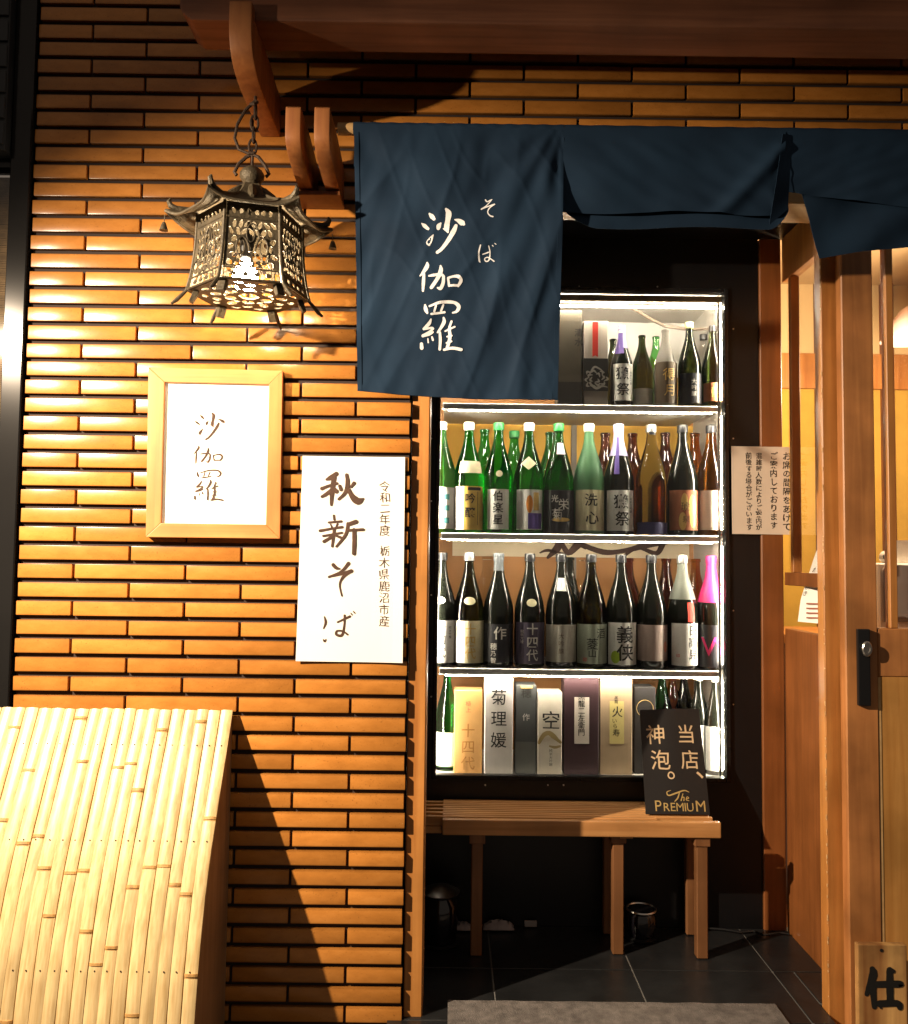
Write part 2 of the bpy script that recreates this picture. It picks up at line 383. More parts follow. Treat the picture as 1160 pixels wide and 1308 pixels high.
# tiled wall
wall = thing('tiled_wall', 'facade wall of long glossy amber tiles around the doorway', 'wall', ((XL + XR) / 2, .1, 0))
Z_TOP, K_L = 3.05, 10
core = MB().box(XL + .002, XR - .003, .013, .16, -.06, Z_TOP).box(XR - .003, XRR, .013, .16, zl(K_L) + .004, Z_TOP)
obj('wall_core', core, M_MORTAR, wall)
TH, JH, JV = P - .0125, .0125, .0075
_tm = {}
def tile(x0, x1, k, hid):
    ln = round(x1 - x0, 3)
    if ln < .012: return
    if hid:
        hid.box(x0, x1, 0, .013, zl(k + 1) + JH / 2, zl(k) - JH / 2); return
    if ln not in _tm:
        o = obj('tile', MB().box(0, ln, 0, .0145, 0, TH), M_TILE, None, bevel=.0018, seg=2, smooth=True)
        for v in o.data.vertices: v.co += o.location
        _tm[ln] = o.data; o.location = (0, 0, 0)
    else:
        o = bpy.data.objects.new('tile', _tm[ln]); C.objects.link(o)
    o.parent = wall
    o.location = Vector((x0, random.uniform(-.0008, .0008), zl(k + 1) + JH / 2 + random.uniform(-.0005, .0005))) - wall.location
    o.rotation_euler = (random.gauss(0, .007), 0, random.gauss(0, .0022))
hidden = MB(); ntile = 0
for k in range(-3, 56):
    end = XRR if k < K_L else XR
    h = -1 if k % 2 else -2
    if k % 2 == 0: h = -1
    else: h = -2
    while xj(h) < end:
        a, b = max(xj(h) + JV / 2, XL), min(xj(h + 2) - JV / 2, end)
        h += 2
        if b <= a: continue
        covered = (k >= 41 and b < -.74) or k < -1 or (k < 2 and a > -.5)
        tile(a, b, k, hidden if covered else None); ntile += 0 if covered else 1
print('tiles', ntile)
o = obj('tile', hidden, M_TILE, wall); o['kind'] = 'stuff'
# base of the building behind, vestibule shell
YB = 3.03 - D
VX1 = 1.165
PX = at(1053, 800, .065).x - .004
fl = obj('floor', MB().box(-.16, PX, .0005, .118, -.06, -.006).box(-.16, VX1 + .02, .118, YB + .02, -.06, -.006), M_GROUT); tag(fl, kind='structure')
x0f = at(628.5, 1238, 2.717 - D).x
for i in range(-1, 4):
    for j in range(-1, 2):
        xa, xb = x0f + .431 * i, x0f + .431 * (i + 1); ya, yb = .302 + .431 * (j - 0), .302 + .431 * (j + 1)
        xa, xb = max(xa, -.15), min(xb, VX1); ya, yb = max(ya, .002), min(yb, YB)
        if xb - xa < .02 or yb - ya < .02: continue
        if ya < .01 and xb > PX:
            obj('floor_tile', MB().box(max(xa, PX) + .0025, xb - .0025, .120, yb - .0025, -.012, -.003), M_SLATE, fl, bevel=.0012)
            xb = PX
            if xb - xa < .02: continue
        t = obj('floor_tile', MB().box(xa + .0025, xb - .0025, ya + .0025, yb - .0025, -.012, -.003), M_SLATE, fl, bevel=.0012)
st = MB().box(-.16, PX, -1.6, .0, -.062, -.004)
o = obj('threshold_paving', st, M_SLATE); tag(o, kind='structure')
obj('ceiling', MB().box(-.16, VX1 + .02, .16, YB, 2.46, 2.49), M_BLACK)['kind'] = 'structure'
# black back wall with the showcase opening
fx0, fx1 = at(560, 700, YB).x, at(926.5, 700, YB).x
fz0, fz1 = at(740, 992, YB).z, at(850, 373, YB).z
jx0, jx1 = at(971, 700, YB).x, at(1013, 700, YB).x
bw = MB()
bw.box(-.16, fx0, YB, YB + .03, 0, 2.46).box(fx1, jx0, YB, YB + .03, 0, 2.46).box(fx0, fx1, YB, YB + .03, 0, fz0).box(fx0, fx1, YB, YB + .03, fz1, 2.46)
o = obj('black_wall', bw, M_BLACK); tag(o, 'matt black wall at the back of the entrance around the drinks cabinet', 'wall')
o = obj('wall', MB().box(-.16, -.146, .16, YB, 0, 2.46), M_BLACK); tag(o, 'dark side wall of the entrance behind the left doorpost', 'wall')
# door posts and lintel
def post(name, label, x0, x1, y0, y1, z0, z1, mat, cat='post', bev=.003):
    o = obj(name, MB().box(x0, x1, y0, y1, z0, z1), mat, None, bevel=bev); tag(o, label, cat); return o
px0, px1 = XR + .004, at(546, 800, .02).x
LB_ = at(850, 283, .15).z
post('door_post', 'orange wooden post along the right end of the tiled wall', px0, px1, .018, .155, 0, LB_ - .001, M_WOOD_O)
post('lintel', 'pale wooden lintel over the entrance, mostly behind the cloth curtain', px0, XRR, .005, .15, at(850, 283, .15).z, zl(K_L) - .001, M_WOOD_PALE, 'lintel')
post('door_post', 'dark red-brown post between the black wall and the side window', jx0 + .001, VX1 - .002, YB - .012, YB + .05, .001, 2.459, M_WOOD_D)
dl = thing('ceiling_light', 'small round downlight in the entrance ceiling behind the curtain', 'lamp', (.45, .38, 2.44))
obj('light_housing', MB().lathe([(.055, 2.438), (.055, 2.4599), (.045, 2.4599), (.045, 2.438)], (.45, .38, 0), 24), M_BLACKG, dl, smooth=True)
obj('light_disc', MB().lathe([(.001, 2.445), (.042, 2.445), (.042, 2.449), (.001, 2.449)], (.45, .38, 0), 24), pm('downlight_light', (1, .7, .4), emit=90, ecol=(1, .64, .34)), dl)
# side wall with window, at x = VX1
sw = thing('side_partition', 'wooden side partition of the entrance with window above panel', 'partition', (VX1 + .02, .5, 0))
ya, yb = .20, YB - .014
obj('lower_panel', MB().box(VX1, VX1 + .03, ya, yb, 0, 1.075), M_WOOD_D, sw, bevel=.002)
obj('rail', MB().box(VX1, VX1 + .035, ya, yb, 1.225, 1.27), M_WOOD_D, sw, bevel=.002)
obj('rail', MB().box(VX1, VX1 + .035, ya, yb, 2.30, 2.459), M_WOOD_O, sw, bevel=.002)
for y in (.30, .54):
    obj('mullion', MB().box(VX1 + .003, VX1 + .033, y - .012, y + .012, 1.27, 2.30), M_WOOD_O, sw, bevel=.002)
obj('pane', MB().box(VX1 + .015, VX1 + .018, ya, yb, 1.272, 2.298), glass_pane('thin_side_glass', (1, 1, 1), .05, .25), sw)
# ------------------------------------------------------------------ interior room seen through the glass
ROOM_Y = 1.98
room = MB().box(1.2, 3.6, .62, ROOM_Y + .1, -.02, 0)
tag(obj('room_floor', room, M_WOOD_D), kind='structure')
tag(obj('room_ceiling', MB().box(VX1 + .04, 3.6, .17, ROOM_Y + .1, 2.75, 2.8), pm('room_ceiling_paint', (.5, .36, .2), .8)), kind='structure')
rw = thing('room_wall', 'ochre plaster wall of the dining room seen through the door glass', 'wall', (2.4, ROOM_Y, 0))
M_OCHRE = pm('ochre_plaster', (.60, .38, .07), .9, var=.08, bump=.2)
obj('plaster', MB().box(.9, 3.6, ROOM_Y, ROOM_Y + .05, 0, 2.2), M_OCHRE, rw)
obj('upper_plaster', MB().box(.9, 3.6, ROOM_Y, ROOM_Y + .05, 2.38, 2.75), pm('cream_plaster', (.66, .50, .28), .9), rw)
obj('rail', MB().box(.9, 3.6, ROOM_Y - .03, ROOM_Y + .05, 2.2, 2.38), M_WOOD_O, rw)
for x in (1.62, 1.86, 2.2, 2.5, 2.85):
    obj('stud', MB().box(x, x + .055, ROOM_Y - .04, ROOM_Y - .001, 0, 2.75), M_WOOD_D, rw)
obj('end_wall', MB().box(3.55, 3.6, .2, ROOM_Y, 0, 2.75), M_OCHRE, rw)
pl = thing('pendant_lamp', 'glass-shaded pendant lamp hanging inside the dining room', 'lamp', (1.98, 1.25, 2.75))
obj('cord', MB().tube([(1.98, 1.25, 2.75), (1.98, 1.25, 2.42)], .004, 6), M_BLACK, pl)
obj('lamp_shade', MB().lathe([(.02, 2.42), (.05, 2.40), (.10, 2.33), (.13, 2.27), (.125, 2.27), (.09, 2.33), (.02, 2.40)], (1.98, 1.25, 0), 20), pm('rose_glass_shade', (.55, .38, .36), .35), pl, smooth=True)
obj('bulb', MB().lathe([(.005, 2.30), (.03, 2.32), (.035, 2.345), (.02, 2.375), (.005, 2.39)], (1.98, 1.25, 0), 12), pm('pendant_bulb_light', (1, .7, .35), emit=60, ecol=(1, .68, .36)), pl, smooth=True)
lamp('POINT', 'dining_room_light', (1.75, 1.0, 2.1), 80, (1, .74, .45), .08)
ct = thing('counter', 'wooden till counter inside behind the glass door', 'counter', (1.75, 1.05, 0))
obj('counter_body', MB().box(1.3, 2.4, .92, 1.3, 0, .995), M_WOOD_D, ct)
obj('counter_top', MB().box(1.28, 2.42, .90, 1.32, .995, 1.03), M_WOOD_O, ct, bevel=.004)
# ------------------------------------------------------------------ showcase fridge
fr = thing('drinks_cabinet', 'lit glass-fronted cabinet of sake bottles set in the black wall', 'cabinet', ((fx0 + fx1) / 2, YB + .3, fz0))
t_ = .013
fm = MB()
for (a, b, c_, d_) in ((fx0 - t_, fx0 + .002, fz0 - t_, fz1 + t_), (fx1 - .002, fx1 + t_, fz0 - t_, fz1 + t_)): fm.box(a, b, YB - .012, YB - .001, c_, d_)
for (c_, d_) in ((fz0 - t_, fz0 + .002), (fz1 - .002, fz1 + t_)): fm.box(fx0 + .0025, fx1 - .0025, YB - .0118, YB - .001, c_, d_)
obj('door_frame', fm, M_BLACKG, fr, bevel=.002)
IY0, IY1 = YB + .032, YB + .47
wx0, wx1, wz0, wz1 = fx0 - .02, fx1 + .02, fz0 - .012, fz1 + .02
sh = MB()
sh.box(wx0 - .02, wx0, IY0, IY1 + .02, wz0 - .02, wz1 + .02).box(wx1, wx1 + .02, IY0, IY1 + .02, wz0 - .02, wz1 + .02)
sh.box(wx0, wx1, IY0, IY1 + .02, wz0 - .02, wz0).box(wx0, wx1, IY0, IY1 + .02, wz1, wz1 + .02)
obj('cabinet_shell', sh, pm('grey_cabinet_lining', (.60, .57, .52), .4, var=.05), fr)
zA, zB, zC = at(740, 519, YB + .05).z, at(740, 684.5, YB + .05).z, at(740, 857, YB + .05).z   # shelf plate middles
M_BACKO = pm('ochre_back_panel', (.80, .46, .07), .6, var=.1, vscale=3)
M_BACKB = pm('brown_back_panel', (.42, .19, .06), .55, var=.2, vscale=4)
xm = at(733, 600, IY1).x
bk = lambda n, x0, x1, z0, z1, mt, y=0: obj(n, MB().box(x0, x1, IY1 - y, IY1 + .018, z0, z1), mt, fr)
zr = [wz0, zC, zB, zA, wz1]
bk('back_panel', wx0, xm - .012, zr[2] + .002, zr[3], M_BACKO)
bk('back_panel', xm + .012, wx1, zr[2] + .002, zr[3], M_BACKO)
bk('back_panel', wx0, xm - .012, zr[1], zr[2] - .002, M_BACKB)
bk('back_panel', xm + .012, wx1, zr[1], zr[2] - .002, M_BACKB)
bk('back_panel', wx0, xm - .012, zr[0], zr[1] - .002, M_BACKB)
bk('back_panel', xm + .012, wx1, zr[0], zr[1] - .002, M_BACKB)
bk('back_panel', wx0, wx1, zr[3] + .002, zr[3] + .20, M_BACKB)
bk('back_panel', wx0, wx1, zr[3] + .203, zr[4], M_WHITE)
bk('mullion', xm - .011, xm + .011, wz0, zr[3], pm('grey_mullion', (.20, .17, .14), .5), .006)
M_LED = pm('led_tube_light', (1, .9, .74), emit=190, ecol=(1, .88, .70))
M_LED2 = pm('shelf_led_light', (1, .9, .74), emit=165, ecol=(1, .88, .70))
for x in (wx0 + .012, wx1 - .012):
    for (a, b) in zip(zr[:-1], zr[1:]):
        obj('led_tube', MB().tube([(x, IY0 + .02, a + .03), (x, IY0 + .02, b - .03)], .0055, 8), M_LED, fr)
obj('led_tube', MB().tube([(wx0 + .03, IY0 + .03, fz1 - .036), (wx1 - .03, IY0 + .03, fz1 - .036)], .004, 8), M_LED, fr)
for i, z in enumerate((zA, zB, zC)):
    s_ = thing_shelf = obj('shelf', MB().box(wx0 + .03, wx1 - .03, IY0 + .03, IY1 - .01, z - .004, z + .001), pm('shelf_glass', (.75, .74, .7), .25, var=.05), fr)
    lip = MB().box(wx0 + .028, wx1 - .028, IY0 + .012, IY0 + .029, z - .018, z + .006)
    obj('shelf_rail', lip, M_CHROME, fr, bevel=.003)
    pr = MB()
    x = wx0 + .035
    while x < wx1 - .035:
        pr.box(x, x + .004, IY0 + .013, IY1 - .02, z + .0012, z + .0052); x += .012
    o = obj('shelf_ridge', pr, M_CHROME, fr); o['kind'] = 'stuff'
    obj('led_tube', MB().box(wx0 + .05, wx1 - .05, IY0 + .016, IY0 + .024, z - .0215, z - .0185), M_LED2, fr)
for sx in (wx1 - .032,):
    obj('shelf_upright', MB().box(sx, sx + .006, IY0 + .004, IY0 + .0115, wz0, wz1), M_CHROME, fr)
tr = MB().box(wx0 + .001, wx1 - .001, IY0 + .001, IY0 + .026, fz1 - .026, fz1 - .002)
obj('top_trim', tr, pm('worn_pale_trim', (.30, .20, .11), .5, var=.2, vscale=12), fr, bevel=.003)
hp = [at(790, 386, IY0 + .10), at(812, 396, IY0 + .13), at(832, 408, IY0 + .15), at(850, 417, IY0 + .17), at(880, 421, IY0 + .2), at(905, 420, IY0 + .2)]
obj('hose', MB().tube(hp, .006, 8), pm('grey_hose', (.16, .12, .09), .5), fr, smooth=True)
obj('pane', MB().box(fx0 - .003, fx1 + .003, YB + .012, YB + .017, fz0 - .003, fz1 + .003), M_GLASSF, fr)
sc = MB()
for px, py in ((551, 560), (551, 640), (551, 760), (551, 890), (937, 420), (937, 560), (937, 780), (937, 900), (620, 1003), (700, 1003), (720, 1003), (640, 366), (740, 366), (840, 366)):
    q = at(px, py, YB - .004); sc.lathe([(.0028, 0), (.0028, .003)], (0, 0, 0), 8)
    n = len(sc.v) - 16
    for i in range(n, len(sc.v)):
        a = sc.v[i]; sc.v[i] = (q.x + a[0], YB - .001 - a[2], q.z + a[1])
o = obj('screw', sc, M_CHROME, fr); o['kind'] = 'stuff'
# ink painting on the wall behind the third row
ptg = thing('ink_painting', 'ink painting of a branch on cream paper behind the third bottle row', 'picture', (at(720, 700, IY1 - .01).x, IY1 - .01, zB - .11))
obj('paper', MB().box(wx0 + .07, wx1 - .02, IY1 - .0095, IY1 - .0075, zB - .075, zB - .006), pm('cream_paper', (.72, .60, .42), .8), ptg)
bs = MB()
for st in ([(700, 712, 2), (712, 700, 5), (716, 692, 3), (726, 706, 4), (740, 695, 5), (748, 700, 2)], [(735, 692, 3), (770, 705, 3.5), (800, 703, 3), (832, 694, 5), (850, 690, 6)], [(795, 712, 2), (815, 700, 2), (838, 707, 3), (846, 696, 4)], [(690, 706, 1), (700, 703, 2), (720, 707, 1)]):
    lay(bs, brush([st], 1, 0, 0), lambda x, y, k: (at(x, -y, IY1 - .0105)))
obj('brushwork', bs, pm('brown_black_ink', (.05, .02, .012), .7), ptg)
# ------------------------------------------------------------------ bottles
PROF = [(.0, 0), (.044, 0), (.050, .003), (.0525, .010), (.0525, .185), (.0515, .205), (.0475, .232), (.0400, .262), (.0305, .294), (.0225, .322), (.0178, .345), (.0158, .366), (.0152, .392), (.0175, .394), (.0175, .404), (.0150, .406)]
def G(name, col, rough=.03, trans=1.0):
    return pm(name, col, rough, trans=trans, ior=1.45)
M_GREEN = G('green_glass', (.03, .62, .10)); M_GREEN2 = G('deep_green_glass', (.015, .36, .06)); M_LIME = G('light_green_glass', (.16, .75, .16))
M_DKG = pm('black_glass', (.006, .007, .005), .06, coat=.3); M_DKG2 = G('dark_olive_glass', (.05, .07, .015))
M_AMBER = G('amber_glass', (.62, .20, .02)); M_BROWN = G('brown_glass', (.22, .06, .02)); M_CLEAR = pm('clear_glass', (.95, .97, .96), .04, trans=1, ior=1.18)
M_FROSTG = pm('frosted_green_glass', (.10, .30, .13), .5, trans=.5); M_FROST = pm('frosted_grey_glass', (.24, .22, .19), .5, trans=.35)
GREENCAP = pm('green_cap', (.02, .22, .05), .35)
CAPW = pm('white_cap', (.72, .68, .62), .4); CAPB = pm('black_cap', (.012, .012, .014), .35); CAPS = pm('silver_cap', (.55, .55, .55), .3, metal=.8); CAPY = pm('yellow_cap', (.75, .66, .25), .4)
def LB(n, c, r=.6): return pm(n, c, r, var=.05, vscale=30)
L_W = LB('white_label', (.76, .74, .69)); L_Y = LB('yellow_label', (.72, .47, .10)); L_K = LB('black_label', (.014, .014, .018), .4); L_S = LB('silver_label', (.42, .39, .33), .4); L_SG = LB('grey_green_label', (.33, .36, .28)); L_R = LB('rose_silver_label', (.42, .32, .28), .45)
L_O = LB('rust_label', (.36, .12, .05)); L_P = LB('pinkish_label', (.58, .44, .36)); L_C = LB('cream_gold_label', (.74, .66, .42)); L_N = LB('navy_label', (.02, .018, .08)); L_G = LB('gold_label', (.70, .46, .14), .4)
P_PUR = LB('purple_print', (.13, .08, .34)); P_RED = LB('red_print', (.70, .05, .03)); P_PINK = LB('pink_foil', (.75, .03, .18), .35); P_LIL = LB('lilac_wrap', (.45, .40, .62)); P_SIL = LB('silver_print', (.55, .52, .47)); P_OR = LB('orange_print', (.85, .30, .04)); P_TEAL = LB('teal_print', (.12, .42, .40))
def prof_r(sx, sz, z):
    for (r0, z0), (r1, z1) in zip(PROF[1:], PROF[2:]):
        if z0 * sz <= z <= z1 * sz and z1 > z0: return (r0 + (r1 - r0) * (z / sz - z0) / (z1 - z0)) * sx
    return PROF[-2][0] * sx * .9
def wrap(base, r, a0, V, eps):
    """flat x, y -> on the bottle's skin; a0 turns the label round; r may be a function of z"""
    out = []
    for x, y in V:
        rr = (r(y) if callable(r) else r) + eps
        rn = r(y) if callable(r) else r
        a = a0 + x / max(rn, .01)
        out.append((base.x + rr * math.sin(a), base.y - rr * math.cos(a), base.z + y))
    return out
def patch(x0, x1, y0, y1, nx=12, ny=1, shape=None):
    V = []; Fc = []
    for j in range(ny + 1):
        for i in range(nx + 1):
            u, w = i / nx, j / ny
            V.append((x0 + (x1 - x0) * u, y0 + (y1 - y0) * w))
    for j in range(ny):
        for i in range(nx):
            a = j * (nx + 1) + i; Fc.append((a, a + 1, a + nx + 2, a + nx + 1))
    if shape:
        cx, cy, hx, hy = (x0 + x1) / 2, (y0 + y1) / 2, (x1 - x0) / 2, (y1 - y0) / 2
        V = [(cx, cy)]; n = 24; Fc = []
        for q in range(1, 6):
            for i in range(n):
                a = 2 * math.pi * i / n
                k = 1 / (abs(math.cos(a)) + abs(math.sin(a))) if shape == 'diamond' else 1
                V.append((cx + hx * math.cos(a) * k * q / 5, cy + hy * math.sin(a) * k * q / 5))
        Fc = [(0, i + 1, (i + 1) % n + 1) for i in range(n)]
        for q in range(4):
            for i in range(n): a, b = 1 + q * n + i, 1 + q * n + (i + 1) % n; Fc.append((a, b, b + n, a + n))
    return V, Fc
CAB = 'sake bottle'
def bottle(label, px, py, y, glass, kind='b', small=False, cap=CAPB, lab=None, txt=None, neck=None, extra=None, turn=0, group=None, sz=1.0, foil=None):
    """px, py: where its foot stands in the photograph; lab = (material, z0, z1, half angle width)"""
    k = .73 if small else 1.0; sx = k * (1.10 if small else 1.07); szz = k * 1.0 * sz
    q = at(px, py, y); base = Vector((q.x, y, zrow(py) + .0055))
    t = thing('sake_bottle', label, CAB, base, group)
    pr = [(r * sx, z * szz) for r, z in PROF[:-3]] if cap else [(r * sx, z * szz) for r, z in PROF]
    obj('glass', MB().lathe([(max(r, .0004), z) for r, z in pr], base, 28), glass, t, smooth=True)
    if cap: obj('cap', MB().lathe([(.0158 * sx, .380 * szz), (.0182 * sx, .381 * szz), (.0186 * sx, .405 * szz), (.017 * sx, .409 * szz)], base, 20), cap, t, smooth=True)
    pf = lambda z: prof_r(sx, szz, z)
    if foil:
        mt, z0, z1 = foil
        V, Fc = patch(-math.pi * .9999, math.pi * .9999, z0 * szz, z1 * szz, 24, 10)
        mb = MB(); mb.add([(base.x + (pf(v) + .0012) * math.sin(u), base.y - (pf(v) + .0012) * math.cos(u), base.z + v) for u, v in V], Fc)
        obj('foil', mb, mt, t, smooth=True)
    if lab:
        mt, z0, z1, hw = lab; R0 = .0525 * sx
        V, Fc = patch(-hw * R0, hw * R0, z0 * szz, z1 * szz, 16)
        lo = obj('label', MB().add(wrap(base, R0, turn, V, .0007), Fc), mt, t, smooth=True)
        if txt:
            for (im, items, bold) in txt:
                V, Fc = flat_text([(c, x * sx, yy * szz, s * k) + tuple(rest) for c, x, yy, s, *rest in items], min(bold, .012), .03)
                V, Fc = refine(V, Fc, .007)
                obj('lettering', MB().add(wrap(base, R0, turn, V, .0013), Fc), im, lo)
        if extra:
            for ex in extra:
                mt2, x0, x1, y0, y1 = ex[:5]
                V, Fc = patch(x0 * sx, x1 * sx, y0 * szz, y1 * szz, 8, 1, ex[5] if len(ex) > 5 else None)
                obj('print', MB().add(wrap(base, R0, turn, V, .0010), Fc), mt2, lo, smooth=True)
    if neck:
        for nk in neck:
            mt, x0, x1, y0, y1 = nk[:5]; shp = nk[5] if len(nk) > 5 else None
            V, Fc = patch(x0 * sx, x1 * sx, y0 * szz, y1 * szz, 10, 6, shp)
            R1 = pf((y0 + y1) / 2 * szz)
            mb = MB()
            for (x, z) in V:
                rr = pf(z) + .0012; a = turn + x / R1
                mb.v.append((base.x + rr * math.sin(a), base.y - rr * math.cos(a), base.z + z))
            mb.f = Fc
            obj('neck_label', mb, mt, t, smooth=True)
    return t
def zrow(py):
    return zA if py < 560 else zB if py < 700 else zC if py < 870 else wz0 - .006
Y1 = IY0 + .03 + .058
Y2 = Y1 + .115
col = column
G2, G3, G1 = 'sake bottles on the second shelf', 'sake bottles on the third shelf', 'small sake bottles on the top shelf'
# second row
bottle('bright green bottle half hidden by the left edge of the second row', 563, 675, Y1, M_LIME, lab=(L_W, .015, .165, 1.2), extra=[(P_TEAL, .006, .03, .12, .14), (P_TEAL, .006, .03, .08, .10), (P_TEAL, .006, .03, .035, .055)], cap=CAPW, group=G2)
bottle('green bottle with white cap and big yellow and white label', 598, 675, Y1, M_GREEN, cap=CAPW, lab=(L_Y, .012, .170, 1.15), txt=[(M_INK, col('吟醸', .005, .125, .034, 1.5), .012)], extra=[(L_W, -.055, -.016, .012, .169), (M_INK, -.003, .045, .155, .166), (M_INK, .031, .033, .03, .15)], neck=[(L_C, -.034, .05, .218, .262)], group=G2)
bottle('green bottle with tall white label and small round neck seal', 636, 675, Y1, M_GREEN, cap=GREENCAP, lab=(L_W, .015, .160, .75), txt=[(M_INK, col('伯楽星', .0, .135, .034, 1.25), .02)], neck=[(L_C, -.008, .014, .205, .228, 'oval')], group=G2, turn=-.05)
bottle('green bottle with diamond neck label and white and violet label', 675, 675, Y1, M_GREEN2, cap=CAPW, lab=(L_W, .015, .160, .95), extra=[(P_OR, -.012, .010, .075, .14, 'oval'), (P_PUR, -.006, .046, .018, .075), (L_G, .012, .032, .085, .15)], neck=[(L_C, -.03, .022, .232, .282, 'diamond')], group=G2)
bottle('green bottle with black label, gold moon and tilted neck tag', 713, 675, Y1, M_GREEN2, cap=GREENCAP, lab=(L_K, .003, .160, 1.3), txt=[(P_SIL, [('光', -.018, .128, .024), ('栄', .012, .108, .036), ('菊', -.010, .072, .036)], .02)], extra=[(L_G, -.028, .036, .045, .060, 'oval')], neck=[(L_W, -.008, .018, .292, .335)], group=G2)
bottle('frosted pale green bottle with white cap and cream label', 752, 675, Y1, M_FROSTG, cap=CAPW, lab=(L_C, .015, .162, 1.15), txt=[(M_INK, [('洗', 0, .125, .042), ('心', .004, .060, .044)], .02)], group=G2)
bottle('black bottle with lilac wrapped neck on the second shelf', 790, 675, Y1, M_DKG, cap=P_LIL, lab=(L_W, .015, .162, 1.0), txt=[(M_INK, [('獺', 0, .120, .048), ('祭', .004, .058, .048)], .03), (M_INK, col('純米大吟醸', .036, .13, .010), .0)], foil=(P_LIL, .29, .40), neck=[(P_PUR, -.016, -.004, .22, .36)], group=G2)
bottle('clear glass bottle with a dark blue band round its foot', 832, 675, Y1, M_CLEAR, cap=CAPS, lab=(L_N, .005, .048, 1.3), neck=[(CAPB, -.010, .012, .37, .39)], group=G2)
bottle('black bottle with rust label and gold patches', 872, 675, Y1, M_DKG, cap=CAPB, lab=(L_O, .02, .165, 1.2), extra=[(L_G, -.018, .004, .09, .155, 'oval'), (L_G, .006, .036, .055, .15, 'oval'), (L_G, -.026, .0, .02, .085, 'oval'), (L_G, .010, .035, .028, .10, 'oval')], txt=[(M_INKB, [('琥', -.004, .105, .030), ('泉', -.002, .060, .024)], .0)], group=G2)
bottle('amber bottle with pinkish label at the right end of the second row', 909, 675, Y1, M_AMBER, cap=CAPB, lab=(L_P, .022, .165, 1.2), txt=[(M_INKB, col('山廃', .002, .13, .015, 2.4), .0)], group=G2)
for px, mt, s_, l in ((618, M_GREEN, 1, 'green bottle in the back row left of the round-label one'), (656, M_GREEN, .98, 'green bottle behind, with a round striped cream label'), (702, M_GREEN2, .98, 'deep green bottle standing behind the black and gold label'),
                   (773, M_BROWN, .98, 'brown bottle behind, left of the lilac wrapped neck'), (808, M_BROWN, .98, 'reddish brown bottle behind, right of the lilac wrapped neck'), (850, M_BROWN, .99, 'brown bottle standing behind the clear glass one'), (888, M_AMBER, .99, 'amber bottle in the back row beside the white glare')):
    bottle(l, px, 674, Y2, mt, lab=(L_C, .06, .13, .9) if px == 656 else None, group=G2, sz=s_ * .99, cap=None if px != 656 else GREENCAP)
# third row
bottle('black bottle half cut by the left edge, white label', 563, 848, Y1, M_DKG, lab=(L_W, .015, .165, 1.25), txt=[(M_INK, col('十四代', .0, .14, .034, 1.3), .0), (M_INK, col('純米吟醸', .032, .14, .010), 0)], neck=[(L_W, -.02, .014, .225, .25, 'oval')], group=G3)
bottle('dark bottle with white and gold label and oval cream neck label', 598, 848, Y1, M_DKG2, cap=CAPS, lab=(L_C, .015, .165, 1.25), txt=[(L_G, col('十四代', .006, .135, .036, 1.2), .03)], extra=[(L_W, -.055, -.012, .016, .164)], neck=[(L_C, -.017, .022, .222, .250, 'oval')], group=G3)
bottle('black bottle with black label and one large pale character', 636, 848, Y1, M_DKG, cap=pm('grey_cap', (.09, .10, .11), .5), lab=(L_K, .02, .155, 1.1), txt=[(P_SIL, [('作', .004, .122, .042), ('穂', -.018, .075, .022), ('乃', -.018, .050, .018), ('智', -.018, .026, .018)], .02)], foil=(pm('grey_foil', (.09, .10, .11), .5), .345, .40), group=G3)
bottle('black bottle with violet-black label and three silver characters', 676, 848, Y1, M_DKG, lab=(LB('violet_black_label', (.035, .025, .045)), .015, .162, 1.1), txt=[(P_SIL, col('十四代', .006, .138, .038, 1.22), .02), (P_SIL, col('龍泉大極', -.030, .13, .011), 0)], neck=[(L_C, -.014, .020, .218, .246, 'oval')], group=G3)
bottle('black bottle with blank silver label and white tag on its neck', 716, 848, Y1, M_DKG, lab=(L_S, .022, .155, 1.25), txt=[(M_INKB, col('大吟醸', -.004, .115, .018, 1.5), -.005)], neck=[(L_W, -.016, .012, .275, .322)], group=G3)
bottle('dark bottle with grey-green label and sprawling brushwork', 755, 848, Y1, M_DKG2, lab=(L_SG, .018, .158, 1.25), txt=[(M_INK, [('菱', -.004, .088, .038), ('山', -.004, .055, .028), ('酒', .028, .125, .034)], .0), (P_RED, [('印', -.028, .032, .014)], .02)], group=G3)
bottle('black bottle with white label and two bold black characters', 793, 848, Y1, M_DKG, lab=(L_W, .015, .165, 1.1), txt=[(M_INK, [('義', .004, .122, .056), ('侠', .006, .058, .056)], .03)], extra=[(LB('leaf_green_print', (.40, .55, .05)), -.044, -.012, .02, .065, 'oval')], group=G3)
bottle('black bottle with plain rose-silver label', 832, 848, Y1, M_DKG, lab=(L_R, .03, .158, 1.25), extra=[(LB('salmon_print', (.62, .24, .16)), .034, .052, .06, .10, 'oval')], group=G3)
bottle('black bottle with red and white neck tag and slim white label', 872, 848, Y1, M_DKG, cap=CAPS, lab=(L_W, .015, .165, 1.0), txt=[(M_INK, col('日高見', .024, .14, .034, 1.25), .02), (P_RED, [('印', -.028, .05, .012)], .02)], neck=[(P_RED, .004, .030, .17, .24)], foil=(pm('grey_green_foil', (.16, .17, .14), .5), .25, .38), group=G3)
bottle('black bottle with pink foil neck and a large pink letter', 909, 848, Y1, M_DKG, cap=P_PINK, lab=(L_K, .01, .160, 1.25), txt=[(P_PINK, [('W', -.004, .085, .085)], .0)], foil=(P_PINK, .24, .40), group=G3)
